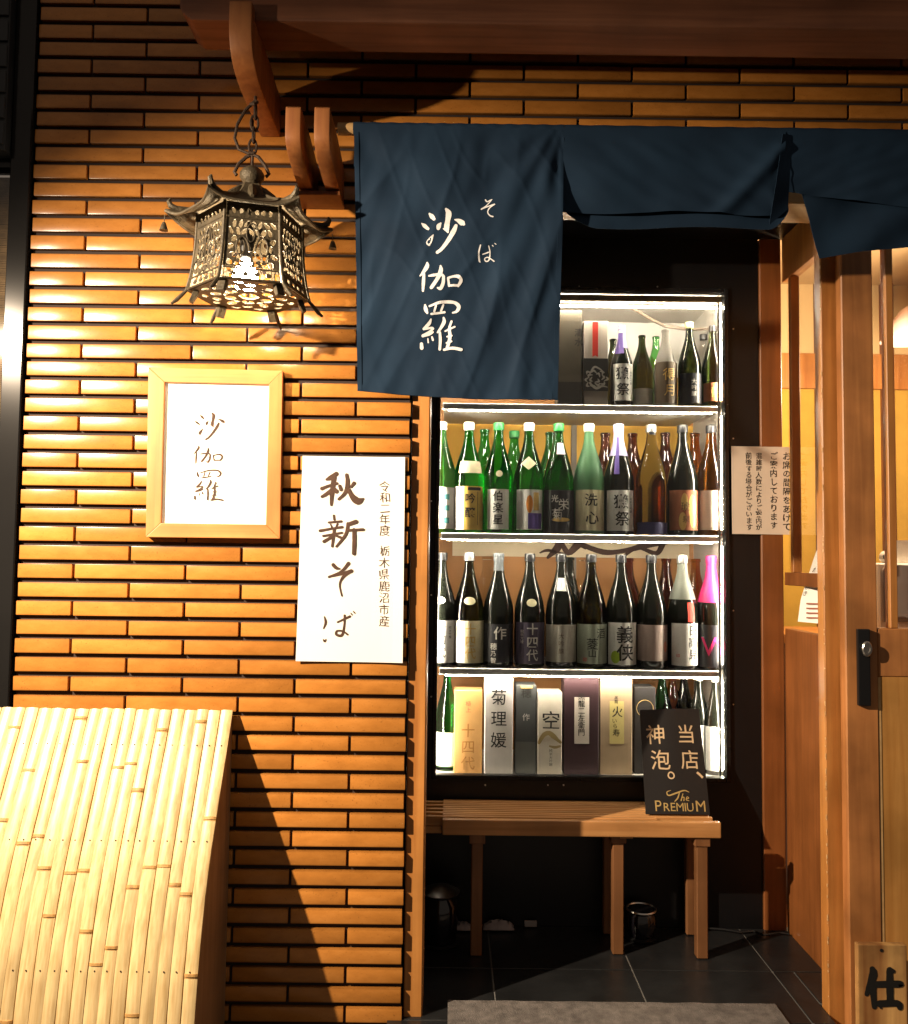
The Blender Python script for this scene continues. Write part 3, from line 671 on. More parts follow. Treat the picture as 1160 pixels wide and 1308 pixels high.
for px, mt, l in ((727, M_DKG, 'black bottle in the back row behind the white neck tag'), (745, M_CLEAR, 'clear bottle in the back row behind the grey-green label'), (803, M_BROWN, 'brown bottle right behind the two bold characters'), (851, M_BROWN, 'brown bottle behind, right of the rose-silver label'),
                  (889, M_AMBER, 'amber bottle behind, left of the pink foil neck'), (621, M_CLEAR, 'clear glass bottle behind, between the second and third bottles')):
    bottle(l, px, 847, Y2, mt, group=G3, sz=.98, cap=None)
# top row
YT = IY0 + .03 + .046
bottle('small black bottle with white cone cap and purple wrap', 794, 510, YT, M_DKG, small=True, cap=CAPW, lab=(L_W, .03, .215, 1.0), txt=[(M_INK, [('獺', -.006, .165, .058), ('祭', -.002, .085, .058)], .03), (M_INK, col('純米大吟醸', .036, .17, .012), 0)], foil=(P_LIL, .30, .42), neck=[(P_PUR, -.022, .002, .27, .40)], group=G1)
bottle('small dark green bottle with silver band near its foot', 820, 510, YT + .05, M_DKG2, small=True, cap=None, lab=(L_S, .02, .11, 1.0), group=G1, sz=.96)
bottle('small frosted grey bottle with gold characters', 850, 510, YT, M_FROST, small=True, cap=None, lab=(pm('frosted_brown_label', (.13, .095, .06), .5), .02, .23, 1.2), txt=[(L_G, [('得', .006, .165, .058), ('月', .010, .085, .056)], .0)], group=G1, sz=.99)
bottle('small dark bottle with yellow cap', 881, 510, YT, M_DKG2, small=True, cap=CAPY, lab=(L_K, .02, .16, 1.15), txt=[(P_SIL, col('大吟醸', .006, .12, .024, 1.2), 0)], group=G1, sz=1.08)
bottle('small dark bottle with rust and gold label at the far right', 911, 510, YT, M_DKG2, small=True, cap=CAPB, lab=(L_O, .03, .12, 1.2), txt=[(L_G, [('龍', .0, .075, .05)], .02)], group=G1, sz=1.04)
bottle('small dark green bottle behind the purple-wrapped one', 783, 510, YT + .12, M_DKG2, small=True, cap=None, group=G1, sz=.97)
bottle('small pale green bottle behind the frosted grey one', 838, 510, YT + .13, M_LIME, small=True, cap=None, group=G1, sz=1.02)
bottle('small clear bottle behind the yellow-capped one', 899, 510, YT + .13, M_CLEAR, small=True, cap=CAPB, group=G1, sz=1.05)
# bottom row bottles at the ends
G4 = 'bottles among the boxes on the cabinet floor'
bottle('slim green bottle left of the orange box', 570, 985, Y1 + .02, M_GREEN, small=True, cap=CAPS, lab=(L_W, .02, .15, 1.3), group=G4, sz=1.25)
for px, mt, l, c_ in ((846, M_GREEN, 'green bottle with silver cap behind the black sign', CAPS), (859, M_AMBER, 'copper-toned bottle behind the black sign', CAPS), (874, M_DKG2, 'dark bottle with black cap behind the black sign', CAPB)):
    bottle(l, px, 985, Y2, mt, small=True, cap=c_, group=G4, sz=1.22)
bottle('dark bottle with white label right of the black sign', 893, 985, Y1 + .03, M_DKG, small=True, cap=CAPW, lab=(L_W, .02, .20, 1.2), group=G4, sz=1.18)
bottle('dark bottle with white label at the far right of the bottom row', 914, 985, Y1, M_DKG, small=True, cap=CAPW, lab=(L_W, .02, .20, .8), group=G4, sz=1.18, turn=-.4)
# ------------------------------------------------------------------ boxes
def carton(label, x0, x1, ytop, ybot, y, mt, dep=.09, txt=(), panels=(), group='presentation boxes in the cabinet', zb=None):
    a = at(x0, ybot, y); b = at(x1, ybot, y); zt = at((x0 + x1) / 2, ytop, y).z
    z0 = (zrow(ybot) + .0055) if zb is None else zb
    t = thing('bottle_box', label, 'box', ((a.x + b.x) / 2, y + dep / 2, z0), group)
    obj('box_body', MB().box(a.x + .001, b.x - .001, y, y + dep, z0, zt), mt, t, bevel=.002)
    cx = (a.x + b.x) / 2; cz = (z0 + zt) / 2
    for (m2, u0, u1, w0, w1) in panels:
        W_, H_ = b.x - a.x, zt - z0
        obj('panel', MB().box(a.x + u0 * W_, a.x + u1 * W_, y - .0012, y - .0002, z0 + w0 * H_, z0 + w1 * H_), m2, t)
    for (im, items, bold) in txt:
        V, Fc = flat_text(items, min(bold, .006), .03)
        obj('lettering', MB().add([(cx + u, y - .0018, z0 + w) for u, w in V], Fc), im, t)
    return t
YX = IY0 + .045
carton('orange box with gold brush characters at the left', 579, 616, 882, 988, YX, LB('orange_card', (.62, .34, .12)), txt=[(LB('bronze_print', (.36, .16, .03)), col('十四代', .0, .150, .044, 1.3), .012), (P_RED, col('極上', .0, .245, .017, 1.3), 0)])
carton('tall white box with three bold black characters', 618, 655, 866, 988, YX - .01, LB('white_card', (.68, .64, .60)), txt=[(M_INK, col('菊理媛', .0, .270, .050, 1.5), .02)])
carton('dark grey box between the two white boxes', 658, 685, 875, 988, YX, LB('charcoal_card', (.055, .058, .058)), txt=[(P_SIL, [('作', .0, .20, .024)], .0), (M_INK, [('穂', .0, .285, .032)], .02)], panels=[(LB('grey_card', (.10, .105, .10)), .02, .98, .01, .36), (L_G, .25, .8, .965, .995)])
c5 = carton('white box with one large character over a painted mountain', 686, 718, 884, 988, YX - .005, LB('ivory_card', (.66, .60, .50)), txt=[(M_INK, [('空', .004, .190, .060)], .03), (M_INK, col('純米大吟醸', .004, .085, .011), 0)])
q = at(702, 988, YX - .005)
mt_ = MB(); lay(mt_, brush([[(-38, -112, 6), (-22, -138, 8), (-4, -146, 8), (12, -136, 9), (28, -122, 6), (38, -114, 5)], [(0, -100, 3), (18, -96, 5), (36, -100, 4)]], .001, 0, 0), lambda x, y, k: (q.x + x, YX - .0065 - k * .0002, wz0 + y))
obj('mountain_print', mt_, LB('olive_brush_print', (.30, .22, .09)), c5)
carton('wide maroon-black box with a slim white label', 720, 765, 866, 988, YX, LB('maroon_card', (.030, .010, .014)), txt=[(M_INK, col('黒龍二左衛門', .0, .275, .023, 1.1), .01)], panels=[(LB('label_card', (.60, .53, .46)), .30, .72, .32, .80)])
carton('beige box with a yellow paper label', 766, 808, 866, 988, YX + .004, LB('beige_card', (.40, .29, .18)), txt=[(M_INK, [('黒', 0, .272, .012), ('龍', 0, .258, .012), ('火', .004, .222, .036), ('い', -.006, .190, .016), ('ら', -.004, .172, .016), ('寿', .0, .148, .024)], .02)], panels=[(LB('pale_yellow_card', (.58, .47, .18)), .30, .74, .32, .76)])
c7 = carton('black box with a thin gold ring, behind the black sign', 810, 838, 878, 988, YX + .02, LB('black_card', (.016, .013, .013)))
rg = at(824, 905, YX + .018); mr_ = MB().tube([(rg.x + .03 * math.cos(a * .3), YX + .0185, rg.z + .03 * math.sin(a * .3)) for a in range(21)], .0008, 4, closed=True)
obj('gold_ring', mr_, M_GOLDP, c7)
G5 = 'presentation boxes on the top shelf'
carton('tall olive-grey box beside the blue curtain on the top shelf', 712, 743.5, 396, 510, YX, LB('olive_card', (.085, .072, .05)), txt=[(M_INK, col('清水', .032, .27, .028, 1.25), .02)], group=G5, panels=[(LB('black_band', (.02, .018, .015)), .0, 1.0, .0, .25)])
c9 = carton('white and black box with a hanging red ribbon', 745.5, 777, 410, 510, YX, LB('cream_card', (.62, .56, .48)), group=G5, panels=[(LB('black_band', (.02, .018, .015)), .0, 1.0, .18, .56)])
q = at(761, 484, YX)
rb = MB(); a0 = at(757, 411, YX - .003); b0 = at(764, 456, YX - .003)
rb.add([(a0.x, YX - .0022, a0.z), (b0.x, YX - .0022, a0.z), (b0.x, YX - .0022, b0.z), ((a0.x + b0.x) / 2, YX - .0022, b0.z + .006), (a0.x, YX - .0022, b0.z)], [(0, 1, 2, 3, 4)])
obj('red_ribbon', rb, P_RED, c9, solid=.0008)
em = MB(); rr = random.Random(3); sts = []
for i in range(15):
    a = i * 2.4; r = 4 + 2.3 * math.sqrt(i) * 2
    x, y = r * math.cos(a), r * .85 * math.sin(a)
    sts.append([(x, y, .6), (x + 5 * math.cos(a + 1.2), y + 5 * math.sin(a + 1.2), 2.1), (x + 9 * math.cos(a + 2.2), y + 8 * math.sin(a + 2.2), .8)])
sts.append([(-14, -4, 1), (-4, -22, 2), (6, -20, 1.5), (16, -12, 1)]); sts.append([(-12, 8, 1.6), (0, 18, 2.6), (12, 14, 2), (22, 16, .8)])
lay(em, brush(sts, .0019, 0, 0), lambda x, y, k: (q.x + x, YX - .0022 - k * .00008, q.z + y))
obj('emblem', em, P_SIL, c9)
# ------------------------------------------------------------------ notice on the door post
def sheet(name, label, cat, corners, y, mat, thick=.0012, curl=.0):
    """corners in photograph order TL, TR, BR, BL on the plane y; returns object and uv->point"""
    c = [at(a, b, y) for a, b in corners]
    def uv(u, v, off=0.0):
        p = (c[0] * (1 - u) + c[1] * u) * (1 - v) + (c[3] * (1 - u) + c[2] * u) * v
        w = curl * (math.sin(u * 5 + 1) * .3 + (abs(u - .5) * 2) ** 4 * .6 + v ** 6 * .8)
        return Vector((p.x, y - off - w, p.z))
    mb = MB(); n = 10
    for s_ in (0, 1):
        for j in range(n + 1):
            for i in range(n + 1): mb.v.append(tuple(uv(i / n, j / n, 0 if s_ else thick)))
    K = (n + 1) ** 2
    for j in range(n):
        for i in range(n):
            a = j * (n + 1) + i
            mb.f.append((a, a + 1, a + n + 2, a + n + 1)); mb.f.append((a + K, a + n + 1 + K, a + n + 2 + K, a + 1 + K))
    for i in range(n):
        for (a, b) in ((i, i + 1), (n * (n + 1) + i, n * (n + 1) + i + 1), (i * (n + 1), (i + 1) * (n + 1)), (i * (n + 1) + n, (i + 1) * (n + 1) + n)):
            mb.f.append((a, b, b + K, a + K))
    o = obj(name, mb, mat); tag(o, label, cat)
    return o, uv
no, nuv = sheet('notice', 'handwritten beige paper notice taped beside the drinks cabinet', 'notice', [(934, 570), (1008, 571), (1008, 683), (935, 682)], YB - .0135, M_PAPER2, curl=.002)
it = []
for txt, x, y0, s_, ptc in (('お席の間隔をあけて', 71, 20, 9.4, 1.20), ('ご案内しております', 54, 20, 9.0, 1.23), ('混雑時人数によりご案内が', 35, 20, 7.4, 1.12), ('前後する場合がございます', 22, 20, 7.4, 1.12)):
    V, Fc = flat_text(column(txt, x - 37, -y0 + 8, s_, ptc, .06), .012, .08)
    obj('handwriting', MB().add([tuple(nuv((u + 37) / 74, -(w) / 112 + .0, .0018)) for u, w in V], Fc), M_INK, no)
# ------------------------------------------------------------------ bench
RY0, RY1 = .365, .60
bn = thing('bench', 'extending slatted wooden bench under the drinks cabinet', 'bench', (.35, .48, 0))
rx0, rx1 = at(565, 1058, RY0).x, at(921.5, 1058, RY0).x
zt, zb_ = at(740, 1049, RY0).z, at(740, 1069, RY0).z
lx1 = at(835, 1040, .45).x
M_BENCH = M_WOOD_OX
obj('front_rail', MB().box(rx0, rx1, RY0, RY0 + .024, zb_, zt), M_BENCH, bn, bevel=.004, seg=2)
obj('back_rail', MB().box(rx0, rx1, RY1 - .024, RY1, zb_, zt), M_BENCH, bn, bevel=.003)
n = 9; pitch = (RY1 - RY0 - .048) / n
for i in range(n):
    y = RY0 + .028 + i * pitch
    if i % 2 == 0: obj('slat', MB().box(-.42, lx1 - .01 * (i % 3), y, y + pitch * .74, zt - .028, zt + .002), M_BENCH, bn, bevel=.002)
    else: obj('slat', MB().box(rx0, rx1 - .012, y, y + pitch * .74, zt - .028, zt + .002), M_BENCH, bn, bevel=.002)
for i in range(n):
    y = RY0 + .028 + i * pitch
    obj('slat', MB().box(lx1 + .002, rx1 - .014, y + .001, y + pitch * .74 - .001, zt - .026, zt), M_BENCH, bn, bevel=.002) if i % 2 == 0 and i in (4, 8) else None
obj('end_rail', MB().box(-.42, rx0 - .003, RY0 + .03, RY0 + .052, zb_ - .004, zt - .03), M_BENCH, bn, bevel=.002)
obj('crosspiece', MB().box(rx1 - .075, rx1 - .035, RY0 + .026, RY1 - .026, zb_ - .012, zt - .030), M_BENCH, bn)
obj('crosspiece', MB().box(lx1 - .12, lx1 - .08, RY0 + .026, RY1 - .026, zb_ - .012, zt - .030), M_BENCH, bn)
M_LEG = wood('bench_leg_wood', (.17, .07, .025), (.25, .11, .042), 'Z', .45)
for px, y in ((609, RY0 + .015), (790, RY0 + .035), (897.5, RY0 + .012), (778, RY1 - .05), (884, RY1 - .05)):
    x = at(px, 1140, y).x
    lg = obj('leg', MB().box(x - .018, x + .018, y, y + .034, .048, zb_ - .012), M_LEG, bn, bevel=.003)
    obj('leg_cap', MB().box(x - .025, x + .025, y - .003, y + .038, zb_ - .0119, zb_ - .0005) if False else MB().box(x - .025, x + .025, y - .004, y + .040, zb_ - .030, zb_ - .0005), M_LEG, lg, bevel=.002)
# ------------------------------------------------------------------ black beer sign on the bench
ys0, ys1 = .44, .592
q0, q1 = at(825, 1037, ys0), at(907, 1035, ys0); q2, q3 = at(893, 905, ys1), at(817, 907, ys1)
q0.z = q1.z = zt + .003
sg = thing('sign_board', 'black card sign with gold lettering leaning on the cabinet, standing on the bench', 'sign', ((q0.x + q1.x) / 2, ys0, zt + .003))
def suv(u, v, off=0.0):
    p = (q3 * (1 - u) + q2 * u) * (1 - v) + (q0 * (1 - u) + q1 * u) * v
    nrm = (q1 - q0).cross(q3 - q0).normalized()
    if nrm.y > 0: nrm = -nrm
    return p + nrm * (off + .0035 * math.sin(u * math.pi) - .002 * math.sin(u * 9) * (1 - v))
mb = MB(); n = 12
for s_ in (0, 1):
    for j in range(n + 1):
        for i in range(n + 1): mb.v.append(tuple(suv(i / n, j / n, -.003 * s_)))
K = (n + 1) ** 2
for j in range(n):
    for i in range(n):
        a = j * (n + 1) + i; mb.f.append((a, a + 1, a + n + 2, a + n + 1)); mb.f.append((a + K, a + n + 1 + K, a + n + 2 + K, a + 1 + K))
for i in range(n):
    for (a, b) in ((i, i + 1), (n * (n + 1) + i, n * (n + 1) + i + 1), (i * (n + 1), (i + 1) * (n + 1)), (i * (n + 1) + n, (i + 1) * (n + 1) + n)): mb.f.append((a, b, b + K, a + K))
obj('card', mb, pm('black_sign_card', (.014, .012, .012), .45, bump=.1), sg, smooth=True)
def on_sign(items, bold, mt, nm='lettering'):
    V, Fc = flat_text(items, bold, .02)
    obj(nm, MB().add([tuple(suv(u, 1 - w, .0012)) for u, w in [(a / 80, b / 130) for a, b in V]], Fc), mt, sg)
on_sign([('神', 19, 97, 23), ('泡', 23, 65, 23), ('。', 44, 54, 26), ('当', 59, 97, 22), ('店', 61, 65, 22), ('、', 81, 55, 26)], .004, pm('tan_print', (.60, .44, .27), .5))
on_sign([(c, x, y * 1.0, s_) for c, x, y, s_ in hline('P', 17, 10, 16, .0)] + hline('REMIU', 42, 8.6, 12.5, .0) + hline('M', 70, 10, 16, .0), .0, M_GOLDP)
tb = brush([[(33, -28, .3), (28, -26, .6), (30, -22, .8), (40, -25, 1), (50, -28, .7), (56, -26, .3)], [(44, -26, .6), (41, -19, .9), (37, -15, .5)], [(48, -24, .5), (45, -16, .7)], [(46, -19, .4), (49, -20, .6), (48.5, -16, .6)], [(52, -18, .5), (55, -19, .5), (53, -20.5, .4), (51.5, -17, .6), (55, -16, .4)]], 1)
tm = MB(); lay(tm, [([(x, -y * -1) for x, y in V], Fc) for V, Fc in tb], lambda x, y, k: tuple(suv(x / 80, 1 - y / 130, .0012 + k * .0001)))
obj('script_lettering', tm, M_GOLDP, sg)
# ------------------------------------------------------------------ things on the entrance floor
def pot(label, px, py, y, r, h, lid):
    q = at(px, py, y); b = (q.x, y, 0)
    t = thing('ash_pot', label, 'pot', b)
    obj('pot_body', MB().lathe([(r * .7, 0), (r * .85, .01), (r, h * .45), (r * .95, h * .75), (r * .7, h * .9), (r * .72, h * .93), (r * .66, h * .93)], b, 24), pm('black_glazed_pot', (.008, .007, .010), .12, coat=.5), t, smooth=True)
    if lid: obj('lid', MB().lathe([(r * .5, h * .935), (r * 1.02, h * .95), (r * 1.05, h * .97), (r * .6, h * 1.05), (r * .15, h * 1.1), (.004, h * 1.11)], b, 24), M_CHROME, t, smooth=True)
    else:
        obj('rim', MB().tube([(b[0] + r * .95 * math.cos(a * math.pi / 12), y + r * .95 * math.sin(a * math.pi / 12), h * .92) for a in range(24)], .004, 6, closed=True), M_CHROME, t, smooth=True)
    obj('base_plate', MB().lathe([(r * 1.05, .0005), (r * 1.1, .006), (r * .9, .008)], b, 24), M_SLATE, t)
pot('tall black glazed pot with chrome lid behind the left doorpost', 562, 1205, .47, .060, .170, True)
pot('low black pot with steel rim under the middle of the bench', 819, 1190, .53, .050, .10, False)
rg = random.Random(5)
def rag(label, px0, px1, py, y, h):
    a, b = at(px0, py, y), at(px1, py, y); mb = MB(); nx, ny = 14, 5
    for j in range(ny + 1):
        for i in range(nx + 1):
            u, w = i / nx, j / ny
            e = math.sin(math.pi * u) ** .5 * math.sin(math.pi * w) ** .5 if 0 < i < nx and 0 < j < ny else 0
            mb.v.append((a.x + (b.x - a.x) * u + rg.uniform(-.003, .003), y - .02 + .04 * w, .002 + h * e * rg.uniform(.5, 1)))
    for j in range(ny):
        for i in range(nx):
            q = j * (nx + 1) + i; mb.f.append((q, q + 1, q + nx + 2, q + nx + 1))
    o = obj('floor_cloth', mb, pm('grey_rag', (.32, .28, .28), .9, var=.2, vscale=40), None, smooth=True, solid=.002); tag(o, label, 'cloth')
rag('crumpled grey cloth on the floor right of the left bench leg', 617, 656, 1178, YB - .03, .03)
rag('folded grey cloth on the floor left of the left bench leg', 580, 602, 1176, YB - .035, .024)
o = obj('paper_scrap', MB().box(at(670, 1172, YB - .02).x, at(686, 1172, YB - .02).x, YB - .02, YB - .012, .001, .022), pm('scrap_paper', (.3, .28, .27), .9), bevel=.002); tag(o, 'small pale scrap standing against the foot of the black wall', 'scrap')
cb = MB().tube([at(912, 1180, YB - .03), at(935, 1177, YB - .035), at(960, 1180, YB - .05), at(972, 1186, YB - .06), at(985, 1188, YB - .04)], .0035, 6)
for i, v in enumerate(cb.v): cb.v[i] = (v[0], v[1], .004 + (v[2] - min(w[2] for w in cb.v)) * .0 + math.sin(i) * .0)
cb = MB().tube([(at(x, 1180, y).x, y, .005) for x, y in ((900, YB - .02), (925, YB - .03), (945, YB - .05), (962, YB - .04), (975, YB - .07), (995, YB - .05), (1008, YB - .06))], .004, 6)
tag(obj('cable', cb, M_BLACKG, smooth=True), 'thin black cable lying along the foot of the black wall', 'cable')
# door mat
mx0, mx1 = at(572, 1283, .083).x, at(990, 1283, .083).x
mm = MB(); nx, ny = 60, 30
for j in range(ny + 1):
    for i in range(nx + 1):
        u, w = i / nx, j / ny
        mm.v.append((mx0 + (mx1 - mx0) * u, -.62 + .703 * w, .010 + .002 * noise.noise((u * 14, w * 9, 0))))
for j in range(ny):
    for i in range(nx): q = j * (nx + 1) + i; mm.f.append((q, q + 1, q + nx + 2, q + nx + 1))
mm.box(mx0, mx1, -.62, .083, -.003, .006)
tag(obj('doormat', mm, pm('grey_carpet', (.12, .105, .098), .95, var=.35, vscale=40, bump=1, bscale=320), smooth=True), 'worn grey doormat in front of the bench', 'mat')
# ------------------------------------------------------------------ sliding door at the right
jy = .065
a0, a1 = at(1053, 800, jy).x, at(1077, 800, jy).x
post('door_post', 'honey wood post just left of the sliding door', a0, a1 + .02, jy, jy + .045, -.012, LB_ - .001, M_WOOD_O)
dr = thing('sliding_door', 'open wooden sliding door with glass upper half at the right', 'door', (1.35, .03, 0))
ly = .020; lt = .038
s0, s1 = at(1080, 800, ly).x, at(1121, 800, ly).x
dz1 = LB_ - .002
dx1 = s0 + .86
obj('stile', MB().box(s0, s1, ly, ly + lt, -.010, dz1), M_WOOD_L, dr, bevel=.003)
obj('stile', MB().box(dx1 - .09, dx1, ly, ly + lt, .004, dz1), M_WOOD_L, dr, bevel=.003)
r0, r1 = at(1140, 803, ly).z, at(1140, 865, ly).z
obj('rail', MB().box(s1 + .0005, dx1 - .0905, ly + .002, ly + lt - .002, r1, r0), M_WOOD_L, dr, bevel=.003)
obj('rail', MB().box(s1 + .0005, dx1 - .0905, ly + .002, ly + lt - .002, .005, .13), M_WOOD_L, dr, bevel=.003)
obj('panel', MB().box(s1 + .0005, dx1 - .0905, ly + .004, ly + .012, .13, r1), wood('door_panel_wood', (.44, .20, .05), (.56, .28, .08), 'Z', .18), dr)
obj('panel_bead', MB().box(s1 + .0008, s1 + .008, ly + .0025, ly + .0038, .14, r1 - .001), M_WOOD_PALE, dr)
mxa = at(1134, 500, ly).x
for i in range(4):
    x = mxa + i * .165
    obj('muntin', MB().box(x, x + .022, ly + .004, ly + .034, r0 + .0005, dz1 - .001), M_WOOD_O, dr, bevel=.002)
obj('pane', MB().box(s1 + .0005, dx1 - .0905, ly + .017, ly + .020, r0 + .0005, dz1 - .001), M_GLASSW, dr)
h0 = at(1093, 803, ly); h1 = at(1110, 901, ly)
hd = obj('lock_plate', MB().box(h0.x, h1.x, ly - .014, ly - .0005, h1.z, h0.z), pm('black_plastic', (.01, .01, .011), .3), dr, bevel=.003, seg=2)
kc = at(1103.5, 828, ly)
kb = MB().lathe([(.0145, 0), (.0145, .006), (.012, .009), (.008, .009), (.008, .006), (.001, .006)], (0, 0, 0), 20)
kb.v = [(kc.x + a, ly - .0145 - c_, kc.z + b * 1.5) for a, b, c_ in kb.v]
obj('lock_cylinder', kb, M_CHROME, hd, smooth=True)
# hanging wooden plate with 仕
pc = [at(1093, 1203, -.03), at(1155.5, 1208, -.03)]
pz0 = at(1100, 1400, -.03).z
wp = thing('wooden_plate', 'hanging plank with one bold black character at the lower right', 'sign', ((pc[0].x + pc[1].x) / 2, -.03, pz0))
mb = MB().box(pc[0].x, pc[1].x, -.042, -.022, pz0, pc[0].z - .002)
obj('board', mb, wood('plate_wood', (.30, .11, .03), (.85, .50, .18), 'Z', .5, sc=7, dirt=.6), wp, bevel=.003, seg=2)
sb = MB(); px_ = lambda X: 1060 + X / 10.22; py_ = lambda Y: 1180 + Y / 10.22
lay(sb, brush(SHI), lambda x, y, k: tuple(at(px_(x), py_(-y), -.043 - k * .00012)))
obj('lettering', sb, M_INK, wp)
hl = at(1126, 1214, -.0425); hb = MB().lathe([(.0045, 0), (.0045, .001)], (0, 0, 0), 12); hb.v = [(hl.x + a, -.0424 - c_, hl.z + b) for a, b, c_ in hb.v]
obj('nail_hole', hb, M_INK, wp)
# things on the till counter
tl = thing('till_screen', 'white till with grey rounded screen on the inner counter', 'till', (at(1150, 760, .98).x, .98, 1.03))
ta, tb2 = at(1122, 719, .95), at(1230, 800, .95)
obj('till_body', MB().box(ta.x, tb2.x, .95, 1.15, 1.031, ta.z), M_WHITE, tl, bevel=.006)
ga, gb = at(1126, 722, .947), at(1200, 795, .947)
scn = MB(); rr_ = .03
poly = [(gb.x, gb.z), (ga.x, gb.z), (ga.x, ga.z - rr_)] + [(ga.x + rr_ - rr_ * math.cos(t), ga.z - rr_ + rr_ * math.sin(t)) for t in (.4, .8, 1.2, 1.57)] + [(gb.x, ga.z)]
obj('screen', scn.prism(poly, 'y', .937, .949), pm('grey_plastic', (.22, .18, .16), .5), tl)
q = at(1133, 716, .97)
dm = thing('figurine', 'small round black and white figurine on top of the till', 'figurine', (q.x, .98, ta.z + .001))
obj('figure_body', MB().lathe([(.012, 0), (.020, .006), (.024, .018), (.022, .032), (.014, .043), (.003, .047)], (q.x, .98, ta.z + .001), 20), pm('white_figure', (.6, .57, .53), .4), dm, smooth=True)
obj('face_paint', MB().lathe([(.0243, .016), (.0228, .030)], (q.x, .9795, ta.z + .001), 8), M_INK, dm)
q = at(1150, 716, .99)
o = obj('menu_card', MB().box(q.x - .02, q.x + .16, 1.0, 1.004, ta.z + .001, at(1150, 690, .99).z), M_PAPER); tag(o, 'white card standing on the till behind the figurine', 'card')
# leaflet on the side partition ledge
lf = thing('leaflet', 'white leaflet stand on the ledge behind the honey wood post', 'leaflet', (1.19, .42, 1.076))
lq = [at(1020, 794, .50), at(1052, 797, .40), at(1052, 690, .40), at(1043, 706, .44), at(1024, 765, .49)]
lm = MB(); lm.add([tuple(p) for p in lq], [(0, 1, 2, 3, 4)])
obj('leaflet_sheet', lm, M_PAPER, lf, solid=.003)
V, Fc = flat_text(column('おしながき', 0, 0, 6, 1.25, .05), .01, .06)
ltm = MB().add([tuple(at(1041 + u - (-w) * .42 + 0, 728 - w, .432 + (-w) * .0009)) for u, w in V], Fc)
obj('lettering', ltm, M_INK, lf)
lm2 = MB()
for k in range(4):
    a = at(1030, 770 + k * 6, .455); b = at(1045, 770.5 + k * 6, .415); lm2.add([tuple(a), tuple(b), (b.x, b.y, b.z - .005), (a.x, a.y, a.z - .005)], [(0, 1, 2, 3)])
obj('small_print', lm2, pm('red_brown_print', (.3, .1, .06), .7), lf)
# ------------------------------------------------------------------ left edge: metal post, blind, shutter box
pz = 3.0
lp = post('metal_post', 'dark bronze metal post at the left end of the tiled wall', XL - .062, XL - .004, -.012, .10, 0, pz, M_POST, bev=.003)
wl = thing('window', 'window with a reed blind behind its glass left of the metal post', 'window', (XL - .3, .06, .9))
wz1_, wz0_ = at(12, 221, .03).z, at(5, 800, .03).z
xa = XL - .75
obj('glass', MB().box(xa, XL - .064, .020, .024, wz0_, wz1_), pm('rippled_dark_glass', (.05, .042, .03), .10, bump=.25, bscale=14, trans=.0, coat=1), wl) if False else None
obj('pane', MB().box(xa, XL - .064, .018, .022, wz0_, wz1_), glass_pane('dusty_window_glass', (.9, .9, .9), .045, 1.1), wl)
fm = MB().box(xa, XL - .064, .0, .05, wz1_ + .001, wz1_ + .03).box(xa, XL - .064, .0, .05, wz0_ - .05, wz0_ - .001)
obj('window_frame', fm, M_POST, wl, bevel=.002)
bl = MB(); z = wz0_ + .004; r2 = random.Random(2)
while z < wz1_ - .01:
    bl.box(xa, XL - .066, .034 + r2.uniform(0, .0015), .0375, z, z + .0042); z += .0052
o = obj('reed_blind', bl, pm('reed', (.27, .17, .075), .7, var=.4, vscale=25), wl); o['kind'] = 'stuff'
tag(obj('wall', MB().box(xa, XL - .064, .04, .1, 0, wz0_ - .052), M_BLACK), 'dark dado under the window with the reed blind', 'wall')
sbx = MB().box(xa, XL - .064, -.04, .05, wz1_ + .035, 3.0)
for i in range(9): sbx.box(xa, XL - .066, -.046, -.041, wz1_ + .05 + i * .075, wz1_ + .115 + i * .075)
tag(obj('shutter_box', sbx, pm('dark_blue_grey_paint', (.018, .021, .026), .5, var=.2), bevel=.002), 'dark shutter housing at the upper left above the blind window', 'shutter')
o = obj('window_back', MB().box(xa, XL - .064, .07, .08, wz0_, wz1_), M_BLACK, wl)
